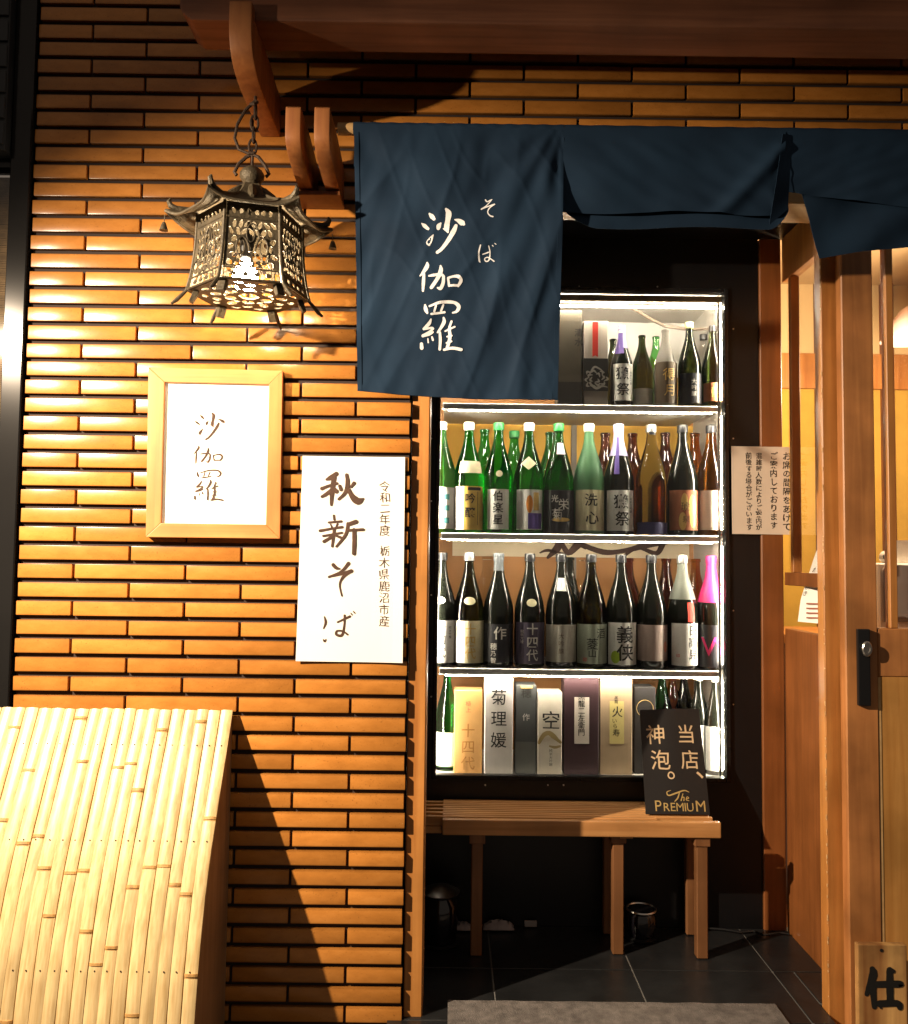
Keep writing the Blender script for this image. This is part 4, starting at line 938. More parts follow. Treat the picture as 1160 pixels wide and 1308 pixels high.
# ------------------------------------------------------------------ bamboo fence
XF = at(297, 905, -.02).x
FP = [(.012, .878), (.055, .800), (.100, .722), (.150, .630), (.195, .545), (.232, .460), (.262, .375), (.285, .290), (.302, .200), (.315, .105), (.322, .0)]
def fp(s):
    s = max(0, min(.9999, s)) * (len(FP) - 1); i = int(s); t = s - i
    a, b = FP[i], FP[min(i + 1, len(FP) - 1)]
    return a[0] + (b[0] - a[0]) * t, a[1] + (b[1] - a[1]) * t
fence = thing('bamboo_fence', 'curved fence of split bamboo leaning against the tiled wall', 'fence', (XF - .5, -.15, 0))
def bamboo_mat():
    mt, N, L, b = nodes('split_bamboo')
    tc = N.new('ShaderNodeTexCoord'); oi = N.new('ShaderNodeObjectInfo'); mu = N.new('ShaderNodeMath'); mu.operation = 'MULTIPLY'; mu.inputs[1].default_value = 21
    ad = N.new('ShaderNodeVectorMath'); ad.operation = 'ADD'; L.new(oi.outputs['Random'], mu.inputs[0]); L.new(tc.outputs['Object'], ad.inputs[0]); L.new(mu.outputs[0], ad.inputs[1])
    mp = N.new('ShaderNodeMapping'); mp.inputs['Scale'].default_value = (170, 60, 3.5); L.new(ad.outputs[0], mp.inputs[0])
    n = N.new('ShaderNodeTexNoise'); n.inputs['Scale'].default_value = 1; n.inputs['Detail'].default_value = 6; L.new(mp.outputs[0], n.inputs['Vector'])
    cr = N.new('ShaderNodeValToRGB'); e = cr.color_ramp.elements; e[0].position = .3; e[0].color = (.50, .335, .145, 1); e[1].position = .6; e[1].color = (.66, .49, .25, 1)
    L.new(n.outputs['Fac'], cr.inputs[0])
    n2 = N.new('ShaderNodeTexNoise'); n2.inputs['Scale'].default_value = 9; n2.inputs['Detail'].default_value = 5; L.new(ad.outputs[0], n2.inputs['Vector'])
    m2 = N.new('ShaderNodeMapRange'); m2.inputs[1].default_value = .3; m2.inputs[2].default_value = .6; m2.inputs[3].default_value = .82; m2.inputs[4].default_value = 1.04; L.new(n2.outputs['Fac'], m2.inputs[0])
    m3 = N.new('ShaderNodeMapRange'); m3.inputs[3].default_value = .88; m3.inputs[4].default_value = 1.08; L.new(oi.outputs['Random'], m3.inputs[0])
    mm = N.new('ShaderNodeMath'); mm.operation = 'MULTIPLY'; L.new(m2.outputs[0], mm.inputs[0]); L.new(m3.outputs[0], mm.inputs[1])
    vm = N.new('ShaderNodeVectorMath'); vm.operation = 'SCALE'; L.new(cr.outputs[0], vm.inputs[0]); L.new(mm.outputs[0], vm.inputs['Scale']); L.new(vm.outputs[0], b.inputs['Base Color'])
    b.inputs['Roughness'].default_value = .38
    bp = N.new('ShaderNodeBump'); bp.inputs['Strength'].default_value = .2; bp.inputs['Distance'].default_value = .001; L.new(n.outputs['Fac'], bp.inputs['Height']); L.new(bp.outputs[0], b.inputs['Normal'])
    return mt
M_BAMBOO = bamboo_mat()
M_NODE = pm('bamboo_node', (.40, .22, .07), .6, var=.3, vscale=80)
M_NAIL = pm('dark_nail', (.05, .04, .03), .5, metal=.6)
SWD = .0345
NS = 33
rb_ = random.Random(11)
nails = MB()
edge = XF
def strip(xc, w, s0, s1, k, up, yy):
    """cross sections of a curved half-round strip between s0 and s1 of the profile"""
    V = []; Fc = []; m_ = 7
    for j in range(k + 1):
        s = s0 + (s1 - s0) * j / k
        h, z = fp(s); h2, z2 = fp(s + .01); h1, z1 = fp(s - .01)
        ty, tz = -(h2 - h1), z2 - z1; l = math.hypot(ty, tz) or 1
        ny, nz = tz / l, -ty / l
        if ny > 0: ny, nz = -ny, -nz
        for i in range(m_):
            u = -1 + 2 * i / (m_ - 1)
            b = up * math.sqrt(max(0, 1 - (u * .93) ** 2)) + yy
            wob = .0010 * math.sin(s * 9 + xc * 50)
            V.append((xc + wob + u * w / 2, -h + ny * b, z + nz * b))
        for i in range(2): V.append((xc + (w / 2 if i == 0 else -w / 2), -h - ny * .004, z - nz * .004))
    q = m_ + 2
    for j in range(k):
        for i in range(q):
            a, b = j * q + i, j * q + (i + 1) % q
            Fc.append((a, b, b + q, a + q))
    Fc.append(tuple(range(q))); Fc.append(tuple(reversed([k * q + i for i in range(q)])))
    return V, Fc
for i in range(NS):
    w = SWD * rb_.uniform(.90, 1.06)
    xc = edge - w / 2; edge -= w
    lift = rb_.uniform(0, .0018)
    V, Fc = strip(xc, w - rb_.uniform(.0008, .0022), rb_.uniform(0, .004), 1, 26, rb_.uniform(.0045, .0062), lift)
    sl = obj('bamboo_slat', MB().add(V, Fc), M_BAMBOO, fence, smooth=True)
    s = rb_.uniform(.02, .5)
    while s < .97:
        nd = MB().add(*strip(xc, w - .0006, s, s + .008, 1, .0078, lift + .0002))
        nd.add(*strip(xc, w - .001, s + .007, s + .012, 1, .0058, lift - .0002))
        obj('node', nd, M_NODE, sl, bevel=.0006)
        s += rb_.uniform(.36, .52)
    for zz in (.790, .575, .300):
        for k in range(2000):
            s_ = k / 2000
            if fp(s_)[1] <= zz: break
        h, z = fp(s_)
        x = xc + rb_.uniform(-.003, .003)
        c = Vector((x, -h - .0060 - lift, z + .003)); nails.lathe([(.0016, -.0012), (.0016, .0012)], c, 6)
o = obj('nail', nails, M_NAIL, fence); o['kind'] = 'stuff'
bb = [(-(h) + .006, z - .006) for h, z in FP] + [(-.002, 0), (-.002, .868)]
obj('side_board', MB().prism(bb, 'x', XF - .030, XF - .004), wood('side_board_wood', (.30, .16, .07), (.42, .25, .12), 'Z', .6), fence)
for z_ in (.79, .575, .30):
    for k in range(2000):
        if fp(k / 2000)[1] <= z_: break
    h = fp(k / 2000)[0]
    obj('batten', MB().box(edge + .01, XF - .031, -h + .008, -h + .030, z_ - .02, z_ + .02), M_WOOD_D, fence)
# ------------------------------------------------------------------ framed sign
frm = thing('framed_sign', 'thick orange wooden frame round a white sheet with three brush characters', 'sign', (at(273, 690, -.02).x, -.03, at(273, 690, -.03).z))
yo, yi = -.022, -.014
O = [at(189.5, 469, yo), at(361, 473.5, yo), at(357.5, 688, yo), at(186, 686, yo)]
I = [at(210, 488, yo), at(343.5, 491, yo), at(339.5, 670, yo), at(205.5, 668, yo)]
def bar(a, b, c, d, mat):
    mb = MB(); y0, y1 = yo, -.0005
    v = [(p.x, y0, p.z) for p in (a, b, c, d)] + [(p.x, y1, p.z) for p in (a, b, c, d)]
    mb.add(v, [(0, 1, 2, 3), (7, 6, 5, 4), (0, 4, 5, 1), (1, 5, 6, 2), (2, 6, 7, 3), (3, 7, 4, 0)])
    return obj('frame_bar', mb, mat, frm, bevel=.0016, seg=2)
e_ = .0
bar(O[0], O[1], I[1], I[0], M_WOOD_FX); bar(O[1], O[2], I[2], I[1], M_WOOD_F); bar(O[2], O[3], I[3], I[2], M_WOOD_FX); bar(O[3], O[0], I[0], I[3], M_WOOD_F)
mb = MB(); v = [(p.x, -.012, p.z) for p in I] + [(p.x, -.008, p.z) for p in I]
mb.add(v, [(0, 1, 2, 3), (7, 6, 5, 4), (0, 4, 5, 1), (1, 5, 6, 2), (2, 6, 7, 3), (3, 7, 4, 0)])
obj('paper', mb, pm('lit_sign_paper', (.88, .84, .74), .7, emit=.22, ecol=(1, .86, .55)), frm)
fx = lambda X: 247.5 + (X - 135) / 335 * 37.5
fy = lambda Y: 527 + (Y - 115) / 1115 * 112
for k, st in enumerate((SHA, KA, RA)): obj('brush_character', lay(MB(), brush(st, wk=.8), lambda x, y, q_: tuple(at(fx(x), fy(-y) , -.0125 - q_ * .00012))), pm('sepia_ink', (.055, .022, .010), .7, var=.3, vscale=80), frm)
# ------------------------------------------------------------------ white poster
ps, puv = sheet('poster', 'long white paper poster with four large brown brush characters', 'poster', [(387, 582.5), (517.5, 584), (514.5, 846.5), (378.5, 844)], -.002, M_PAPER, curl=.005)
def on_poster(px, py, k):
    v = (py - 583) / 262; xl = 387 - 8.5 * v; xr = 517.5 - 3 * v
    return tuple(puv((px - xl) / (xr - xl), v, .0022 + k * .00012))
for st in (AKI, SHIN, SO2, BA2): obj('brush_character', lay(MB(), brush(st), lambda x, y, k: on_poster(380 + x / 4.843, 580 - y / 4.843, k)), M_INKB, ps)
for cl in (column('令和二年度', 492, -621, 12.5, 1.14, .05), column('栃木県鹿沼市産', 491, -704, 12.5, 1.19, .05)):
    obj('small_writing', lay(MB(), [flat_text(cl, -.004, .09)], lambda x, y, k: on_poster(x, -y, k)), M_INKB, ps)
# ------------------------------------------------------------------ eaves
YE = -.335
bz0 = at(600, 69, YE + .13).z
bx0 = at(228.5, 30, YE).x
bm_ = MB().prism([(bx0 + .03, bz0), (2.2, bz0), (2.2, bz0 + .125), (bx0 + .012, bz0 + .125), (bx0, bz0 + .10), (bx0, bz0 + .035), (bx0 + .008, bz0 + .018)], 'y', YE, YE + .13)
M_BEAMX = wood('reddish_beam_wood_level', (.17, .06, .028), (.27, .105, .05), 'X', .6, bump=.3)
o = obj('eaves_beam', bm_, M_BEAMX, bevel=.006, seg=2); tag(o, 'long reddish brown beam carrying the eaves across the top', 'beam')
roof = thing('eaves_roof', 'dark underside of the small roof above the beam', 'roof', (.7, -.3, bz0 + .13))
obj('roof_board', MB().box(bx0 + .06, 2.3, -.62, -.001, bz0 + .20, bz0 + .225), M_WOOD_R, roof)
for px in (560, 660, 762, 868, 950, 1062, 1150, 1240):
    x = at(px, 5, YE).x
    obj('rafter', MB().box(x - .022, x + .022, -.60, -.002, bz0 + .127, bz0 + .199), M_WOOD_R, roof, bevel=.004)
def arm(name, label, xl, xr, prof, cat, mat, grp=None):
    head, tail = prof[:9], prof[9:]
    for _ in range(2):
        q = [head[0]]
        for a, b in zip(head[:-1], head[1:]): q += [(a[0] * .75 + b[0] * .25, a[1] * .75 + b[1] * .25), (a[0] * .25 + b[0] * .75, a[1] * .25 + b[1] * .75)]
        head = q + [head[-1]]
    prof = head + tail
    o = obj(name, MB().prism(prof, 'x', xl, xr), mat, bevel=.004, seg=2, smooth=True); tag(o, label, cat, grp); return o
yw = -.0008
bL, bR = at(332, 155, -.02).x, at(357, 155, -.02).x
big = [(-.372, 2.70), (-.372, 2.60), (-.368, 2.575), (-.352, 2.545), (-.325, 2.525), (-.28, 2.512), (-.22, 2.508), (-.12, 2.510), (yw, 2.508), (yw, 2.625), (-.10, 2.62), (-.2, 2.615), (-.2, 2.56)]
big = [(-.372, 2.665), (-.372, 2.60), (-.366, 2.572), (-.350, 2.543), (-.322, 2.524), (-.28, 2.512), (-.22, 2.507), (-.12, 2.507), (yw, 2.507), (yw, 2.622), (-.07, 2.622), (-.15, bz0 - .002), (YE - .001, bz0 - .002), (YE - .001, 2.665)]
arm('eaves_bracket', 'curved wooden bracket under the beam from which the lantern hangs', bL, bR, big, 'bracket', M_WOOD_B)
sm = [(-.300, 2.438), (-.302, 2.425), (-.302, 2.372), (-.296, 2.350), (-.272, 2.333), (-.235, 2.324), (-.18, 2.318), (-.10, 2.313), (yw, 2.311), (yw, 2.412), (-.08, 2.425), (-.18, 2.438)]
a_, b_ = at(388, 245, -.02).x, at(405.5, 245, -.02).x
arm('pole_bracket', 'left one of the two curved wooden brackets beside the blue curtain', a_, b_, sm, 'bracket', M_WOOD_B, 'curved pole brackets')
a_, b_ = at(420.7, 245, -.02).x, at(438.5, 245, -.02).x
arm('pole_bracket', 'right one of the two curved wooden brackets, holding the curtain pole', a_, b_, sm, 'bracket', M_WOOD_B, 'curved pole brackets')
tag(obj('bracket_plate', MB().box(at(384, 247, 0).x, at(441, 247, 0).x, -.10, -.001, 2.297, 2.3095), M_WOOD_D, bevel=.002), 'thin wooden plate under the two curved pole brackets', 'plate')
YN = -.262
zp = at(452, 165, YN).z
pole = MB().tube([(at(421, 166, YN).x + .022, YN, zp), (1.9, YN, zp)], .0155, 16)
tag(obj('curtain_pole', pole, M_WOOD_PALE, smooth=True), 'pale round wooden pole the blue curtain hangs from', 'pole')
# ------------------------------------------------------------------ noren curtain
def cloth_mat():
    mt, N, L, b = nodes('indigo_cloth')
    tc = N.new('ShaderNodeTexCoord')
    n = N.new('ShaderNodeTexNoise'); n.inputs['Scale'].default_value = 5; n.inputs['Detail'].default_value = 7; L.new(tc.outputs['Object'], n.inputs['Vector'])
    cr = N.new('ShaderNodeValToRGB'); e = cr.color_ramp.elements; e[0].position = .3; e[0].color = (.009, .020, .040, 1); e[1].position = .7; e[1].color = (.014, .033, .064, 1)
    L.new(n.outputs['Fac'], cr.inputs[0]); L.new(cr.outputs[0], b.inputs['Base Color'])
    b.inputs['Roughness'].default_value = .75; b.inputs['Specular IOR Level'].default_value = .12
    w = N.new('ShaderNodeTexNoise'); w.inputs['Scale'].default_value = 600; L.new(tc.outputs['Object'], w.inputs['Vector'])
    bp = N.new('ShaderNodeBump'); bp.inputs['Strength'].default_value = .25; bp.inputs['Distance'].default_value = .0006; L.new(w.outputs['Fac'], bp.inputs['Height']); L.new(bp.outputs[0], b.inputs['Normal'])
    return mt
M_CLOTH = cloth_mat()
nor = thing('noren_curtain', 'dark blue cloth shop curtain over the entrance, white characters on its left panel', 'curtain', (.3, YN, zp - .6))
def folds(x, z, amp=1.0):
    """soft relief of the hanging panel"""
    u = (x + .28) / .52; v = (zp - z) / .68
    f = 0
    # creases that fan out of the right top corner and the left top
    for (cu, cv, k, ph, a) in ((1.05, -.05, 17, .4, .0032), (-.1, -.12, 13, 1.1, .0025)):
        du, dv = u - cu, v - cv; ang = math.atan2(dv, abs(du) + .02); rad = math.hypot(du, dv)
        f += a * math.sin(ang * k + ph + 1.5 * noise.noise((u * 2, v * 2, cu))) * math.exp(-((rad - .5) / .55) ** 2)
    f += .020 * noise.noise((u * 1.7, v * 1.3, 2.0)) + .008 * noise.noise((u * 5 + v * 3, v * 2.0 - u, 7.0)) + .0035 * noise.noise((u * 13 + v * 6, v * 3, 1.0))
    # sharp creases
    q = 1 - abs(noise.noise((u * 3.2 + v * 1.6, v * .9 - u * .5, 5.0))) * 2.2
    f += .0045 * max(0, q) ** 4
    q = 1 - abs(noise.noise((u * 7 - v * 3.5, v * 1.6 + u, 15.0))) * 2.4
    f += .0022 * max(0, q) ** 5 * (.4 + .6 * math.exp(-v * 2))
    # pull marks just under the pole
    f += .0045 * math.sin(u * 34 + 3 * noise.noise((u * 3, 0, 0))) * math.exp(-(v / .16)) * min(1, v * 14)
    f += .007 * math.exp(-((u - .93 - .07 * math.sin(v * 5)) / .045) ** 2) * min(1, v * 4)
    return .75 * f * amp * min(1, v * 6 + .25)
TLp, TRp, BRp, BLp = (452, 158), (721, 166), (712.5, 511), (457, 500)
def n1(u, v, off=0.0):
    ex = 4 * math.sin(u * 3.1) * v * 2
    px = (TLp[0] * (1 - u) + TRp[0] * u) * (1 - v) + (BLp[0] * (1 - u) + BRp[0] * u) * v
    py = (TLp[1] * (1 - u) + TRp[1] * u) * (1 - v) + (BLp[1] * (1 - u) + BRp[1] * u + 3 * math.sin(u * math.pi)) * v
    y = YN - .0175
    p = at(px, py, y)
    return Vector((p.x, y - folds(p.x, p.z) - off, p.z))
def grid(fn, nx, ny, off=0.0):
    mb = MB()
    for j in range(ny + 1):
        for i in range(nx + 1): mb.v.append(tuple(fn(i / nx, j / ny, off)))
    for j in range(ny):
        for i in range(nx): q = j * (nx + 1) + i; mb.f.append((q, q + 1, q + nx + 2, q + nx + 1))
    return mb
pnl = obj('curtain_panel', grid(n1, 110, 130), M_CLOTH, nor, smooth=True, solid=.0012)
for nm, (u0, u1, v0, v1) in (('side_hem', (.975, .999, .03, .995)), ('side_hem', (.001, .022, .03, .995)), ('bottom_hem', (.024, .973, .975, .999))):
    obj(nm, grid(lambda u, v, off=0.0: n1(u0 + (u1 - u0) * u, v0 + (v1 - v0) * v, .0017), 4 if nm == 'side_hem' else 90, 90 if nm == 'side_hem' else 3), M_CLOTH, nor, smooth=True, solid=.0009)
def slv(x0, x1, back):
    mb = MB(); ns = 14; nx = 60
    for j in range(ns + 1):
        a = -1.25 + (math.pi + 1.25) * j / ns
        for i in range(nx + 1):
            x = x0 + (x1 - x0) * i / nx; w = .0006 * math.sin(i * 1.3)
            mb.v.append((x, YN - (.0178 + w) * math.cos(a), zp + (.0172 + w) * math.sin(a)))
    for i in range(nx + 1):
        x = x0 + (x1 - x0) * i / nx; mb.v.append((x, YN + .018, zp - back))
    for j in range(ns + 1):
        for i in range(nx): q = j * (nx + 1) + i; mb.f.append((q, q + 1, q + nx + 2, q + nx + 1))
    return mb
obj('pole_sleeve', slv(at(452, 158, YN).x, at(720, 165, YN).x, .09), M_CLOTH, nor, smooth=True)
wt = MB()
def on_noren(px, py, k):
    v = (py - 158) / 348; 
    for _ in range(4):
        xl = TLp[0] + (BLp[0] - TLp[0]) * v; xr = TRp[0] + (BRp[0] - TRp[0]) * v; u = (px - xl) / (xr - xl)
        yt = TLp[1] + (TRp[1] - TLp[1]) * u; yb_ = BLp[1] + (BRp[1] - BLp[1]) * u + 3 * math.sin(u * math.pi); v = (py - yt) / (yb_ - yt)
    return tuple(n1(u, v, .0016 + k * .00006))
for st in (SHA, KA, RA, SO, BA): obj('white_character', lay(MB(), brush(st, wk=.95, sub=7), lambda x, y, k: on_noren(515 + x / 6.229, 250 - y / 6.229, k)), pm('white_dye', (.80, .79, .80), .7), pnl)
# second panel, folded up over itself
def n2(u, v, off=0.0):
    px = 719.5 + (1004 - 719.5) * u - 14 * max(0, u - .93) / .07 * v
    py = (163 + 5 * u) * (1 - v) + (268.5 + 3 * u + 2.5 * math.sin(u * 9)) * v
    y = YN - .0185
    p = at(px, py, y)
    f = .006 * noise.noise((u * 3.3, v * 1.5, 4)) + .003 * noise.noise((u * 9 - v * 4, v * 4, 8)) + .012 * math.exp(-((u + v * .35 - 1.06) / .05) ** 2) + .005 * math.sin(v * 3.14) * math.sin(u * 7) - .010 * v ** 6
    return Vector((p.x, y - f * min(1, v * 4 + .1) - off, p.z))
obj('curtain_panel', grid(n2, 90, 40), M_CLOTH, nor, smooth=True, solid=.0012)
def n2b(u, v, off=0.0):
    px = 720 + (1007.5 - 720) * u
    e = min(1, u / .16); g_ = min(1, (1 - u) / .09)
    bot = 268 + 23.5 * math.sin(min(1, e) * math.pi / 2) ** .9 * math.sin(min(1, g_) * math.pi / 2) ** .8 + 1.5 * math.sin(u * 8)
    py = (170 + 6 * u) * (1 - v) + bot * v
    y = YN + .020 - .018 * v
    p = at(px, py, y)
    return Vector((p.x, y - .008 * noise.noise((u * 4, v * 3, 9)) * v - off, p.z))
obj('folded_back_panel', grid(n2b, 90, 30), M_CLOTH, nor, smooth=True, solid=.0012)
def n2c(u, v, off=0.0):     # turned-over end of the second panel
    px = (1000 + 10 * u) * (1 - v) + (984 + 24 * u) * v
    py = (171 + u) * (1 - v) + (286 - 20 * u) * v
    y = YN - .030 + .012 * u
    p = at(px, py, y); return Vector((p.x, y - .006 * math.sin(v * 5) * v, p.z))
obj('turned_end', grid(n2c, 10, 30), M_CLOTH, nor, smooth=True, solid=.0012)
def n3(u, v, off=0.0):
    px = 1009 + 200 * u
    py = (168 + 3 * u) * (1 - v) + (243 + 26 * u / .75 * .75) * v
    y = YN - .0185
    p = at(px, py, y)
    f = .006 * noise.noise((u * 3, v * 2, 14)) + .003 * noise.noise((u * 8 + v * 5, v * 4, 3)) - .01 * v ** 5
    return Vector((p.x, y - f * min(1, v * 4 + .1) - off, p.z))
obj('curtain_panel', grid(n3, 60, 30), M_CLOTH, nor, smooth=True, solid=.0012)
def n3b(u, v, off=0.0):
    top = (1010 + 200 * u, 200 + 3 * u); bot = (1046 + 165 * u, 331 - 18 * u / .69 * .69 - 4 * math.sin(u * 3))
    px = top[0] * (1 - v) + bot[0] * v; py = top[1] * (1 - v) + bot[1] * v
    y = YN + .012 - .012 * v
    p = at(px, py, y)
    return Vector((p.x, y - .014 * noise.noise((u * 2.5 + v, v * 2, 19)) - .005 * math.sin(u * 6 + v * 7) * v - off, p.z))
obj('folded_back_panel', grid(n3b, 60, 40), M_CLOTH, nor, smooth=True, solid=.0012)
obj('pole_sleeve', slv(at(720.6, 158, YN).x, at(1215, 165, YN).x, .03), M_CLOTH, nor, smooth=True)
# ------------------------------------------------------------------ lantern
LX, LY = at(320, 300, -.217).x, -.217
A0 = R(15.5)
lan = thing('hanging_lantern', 'hexagonal cast bronze lantern with pierced sides and a lit bulb, hanging from a chain', 'lantern', (LX, LY, 1.9))
ZT, ZB = 2.176, 1.974
def hexpt(r, i, z): a = A0 + i * math.pi / 3; return Vector((LX + r * math.cos(a), LY + r * math.sin(a), z))
def body_r(z):
    t = (ZT - z) / (ZT - ZB); return .132 + .004 * t + .019 * max(0, t) ** 3
def filled(outer, holes, thick, fn, name, mat, parent, bevel=0):
    """plate with real holes: outer loop and hole loops in flat coordinates, then laid out by fn(u, v, w)"""
    cu = bpy.data.curves.new('plate', 'CURVE'); cu.dimensions = '2D'; cu.fill_mode = 'BOTH'; cu.extrude = thick / 2
    for lp_ in [outer] + holes:
        sp = cu.splines.new('POLY'); sp.points.add(len(lp_) - 1)
        for i, (x, y) in enumerate(lp_): sp.points[i].co = (x, y, 0, 1)
        sp.use_cyclic_u = True
    o = bpy.data.objects.new('plate', cu); C.objects.link(o)
    me = bpy.data.meshes.new_from_object(o.evaluated_get(bpy.context.evaluated_depsgraph_get()))
    mb = MB().add([tuple(fn(*v.co)) for v in me.vertices], [tuple(p.vertices) for p in me.polygons])
    bpy.data.objects.remove(o); bpy.data.meshes.remove(me); bpy.data.curves.remove(cu)
    return obj(name, mb, mat, parent)
rl = random.Random(4)
def blob(cx, cy, rx, ry, a, n=10, k=.25):
    ph = rl.uniform(0, 6); out = []
    for i in range(n):
        t = 2 * math.pi * i / n; r = 1 + k * math.sin(2 * t + ph) + k * .5 * math.sin(3 * t + ph * 2)
        x, y = rx * r * math.cos(t), ry * r * math.sin(t)
        out.append((cx + x * math.cos(a) - y * math.sin(a), cy + x * math.sin(a) + y * math.cos(a)))
    return out
H_ = ZT - ZB
for s in range(6):
    hw0 = .060
    def fn(u, v, w, s=s):
        z = ZB + v; r = body_r(z) + w
        a, b = hexpt(r, s, z), hexpt(r, s + 1, z)
        return a * (.5 - u * .5 / hw0 * .93) + b * (.5 + u * .5 / hw0 * .93)
    outer = [(-.060, .002)] + [(-.060, .002 + (H_ - .004) * i / 12) for i in range(1, 13)] + [(.060, H_ - .002)] + [(.060, .002 + (H_ - .004) * i / 12) for i in range(11, -1, -1)]
    holes = []
    for x in (-.036, -.012, .012, .036): holes.append(blob(x, .017, .0062, .0062, 0, 8, 0))
    for x in (-.043, -.026, -.009, .009, .026, .043): holes.append(blob(x + rl.uniform(-.002, .002), H_ - .024, .0048, .0075, rl.uniform(-.6, .6), 8, .2))
    y = .046; row = 0
    while y < H_ - .045:
        x = -.047 + (.0065 if row % 2 else 0)
        while x < .050:
            if s in (1, 4) and abs(x) < .034 and .05 < y < .125: x += .0148; continue
            holes.append(blob(x + rl.uniform(-.0008, .0008), y + rl.uniform(-.001, .001), .0054, .0094, rl.uniform(-.8, .8), 10, .14)); x += .0148
        y += .0200; row += 1
    if s in (1, 4):
        for sg_ in (-1, 1): holes.append([(sg_ * a, b) for a, b in ((.003, .050), (.020, .046), (.034, .052), (.037, .070), (.032, .088), (.036, .104), (.024, .120), (.012, .116), (.004, .122), (.007, .100), (.002, .080))])
    filled(outer, holes, .003, fn, 'pierced_panel', M_IRON, lan)
    bnd = MB()
    for v_ in (.003, .031, H_ - .040, H_ - .006):
        bnd.tube([tuple(fn(-.058, v_, .002)), tuple(fn(0, v_, .002)), tuple(fn(.058, v_, .002))], .0024, 6)
    if True:    # raised vine scroll
        for cx_, sg_ in ((-.022, 1), (.024, -1), (0, 1)):
            pts = []
            for i in range(22):
                t = i / 21; a = t * 7.5; rr_ = .021 * (1 - t * .75)
                pts.append(tuple(fn(max(-.056, min(.056, cx_ + sg_ * rr_ * math.cos(a) * .8)), .075 + (.035 if cx_ == 0 else 0) + rr_ * math.sin(a) * 1.9 + t * .02, .004)))
            bnd.tube(pts, [.0026 * (1 - .5 * i / 21) for i in range(22)], 6)
    obj('raised_scroll', bnd, M_IRON, lan, smooth=True)
for s in range(6):
    pts = []
    for j in range(12):
        z = ZT - (ZT - ZB) * j / 11; pts.append(tuple(hexpt(body_r(z) + .001, s, z)))
    e = hexpt(body_r(ZB) + .010, s, ZB - .010), hexpt(body_r(ZB) + .024, s, ZB - .026), hexpt(body_r(ZB) + .036, s, ZB - .036)
    obj('corner_rib', MB().tube(pts + [tuple(p) for p in e], [.0042] * 12 + [.005, .0055, .003], 8), M_IRON, lan, smooth=True)
def foot(s):
    mb = MB(); c = hexpt(.128, s, 0)
    a = A0 + s * math.pi / 3
    ca, sa = math.cos(a), math.sin(a)
    prof = [(-.004, ZB), (.010, ZB), (.020, ZB - .026), (.010, ZB - .030), (.0, ZB - .012)]
    v = []
    for w in (-.011, .011):
        for p, z in prof: v.append((c.x + p * ca - w * sa, c.y + p * sa + w * ca, z))
    n = 5
    mb.add(v, [tuple(range(n)), tuple(range(2 * n - 1, n - 1, -1))] + [(i, (i + 1) % n, (i + 1) % n + n, i + n) for i in range(n)])
    return mb
for s in range(6): obj('foot', foot(s), M_IRON, lan, bevel=.001)
hr = body_r(ZB) - .004
out6 = [(hr * math.cos(A0 + i * math.pi / 3), hr * math.sin(A0 + i * math.pi / 3)) for i in range(6)]
hl_ = [[(.027 * math.cos(A0 + i * math.pi / 3), .027 * math.sin(A0 + i * math.pi / 3)) for i in range(6)]]
for i in range(6):
    a = A0 + (i + .5) * math.pi / 3
    hl_.append(blob(.052 * math.cos(a), .052 * math.sin(a), .015, .017, a, 10, .06))
    hl_.append(blob(.091 * math.cos(a), .091 * math.sin(a), .012, .014, a, 10, .06))
    for q_ in (-.26, .26): hl_.append(blob(.112 * math.cos(a + q_), .112 * math.sin(a + q_), .009, .013, a, 10, .06))
    a2 = A0 + i * math.pi / 3
    hl_.append(blob(.082 * math.cos(a2), .082 * math.sin(a2), .016, .013, a2, 10, .06)); hl_.append(blob(.058 * math.cos(a2), .058 * math.sin(a2), .006, .010, a2, 8, .0))
filled(out6, hl_, .003, lambda u, v, w: Vector((LX + u, LY + v, ZB + .0015 + w)), 'pierced_base', M_IRON, lan)
# roof
rf = MB(); NA = 96; RP = [(.030, 2.262), (.040, 2.243), (.058, 2.222), (.085, 2.202), (.115, 2.187), (.150, 2.171), (.180, 2.160), (.196, 2.156)]
for r_, z_ in RP:
    for i in range(NA):
        t = i / NA * 6; fr_ = t - int(t); c_ = abs(fr_ - .5) * 2          # 1 at corners
        a = A0 + t * math.pi / 3
        hexr = math.cos(math.pi / 6) / math.cos((fr_ - .5) * math.pi / 3)
        k = (r_ / .196) ** 2
        rr_ = r_ * (hexr * (1 + .075 * k * c_ ** 6))
        rf.v.append((LX + rr_ * math.cos(a), LY + rr_ * math.sin(a), z_ + .020 * k * c_ ** 5))
for j in range(len(RP) - 1):
    for i in range(NA): i2 = (i + 1) % NA; rf.f.append((j * NA + i, j * NA + i2, (j + 1) * NA + i2, (j + 1) * NA + i))
obj('lantern_roof', rf, M_IRON, lan, smooth=True, solid=-.004)
rim = MB()
n0 = (len(RP) - 1) * NA
rim.tube([rf.v[n0 + i] for i in range(NA)], .0042, 6, closed=True)
obj('eave_rim', rim, M_IRON, lan, smooth=True)
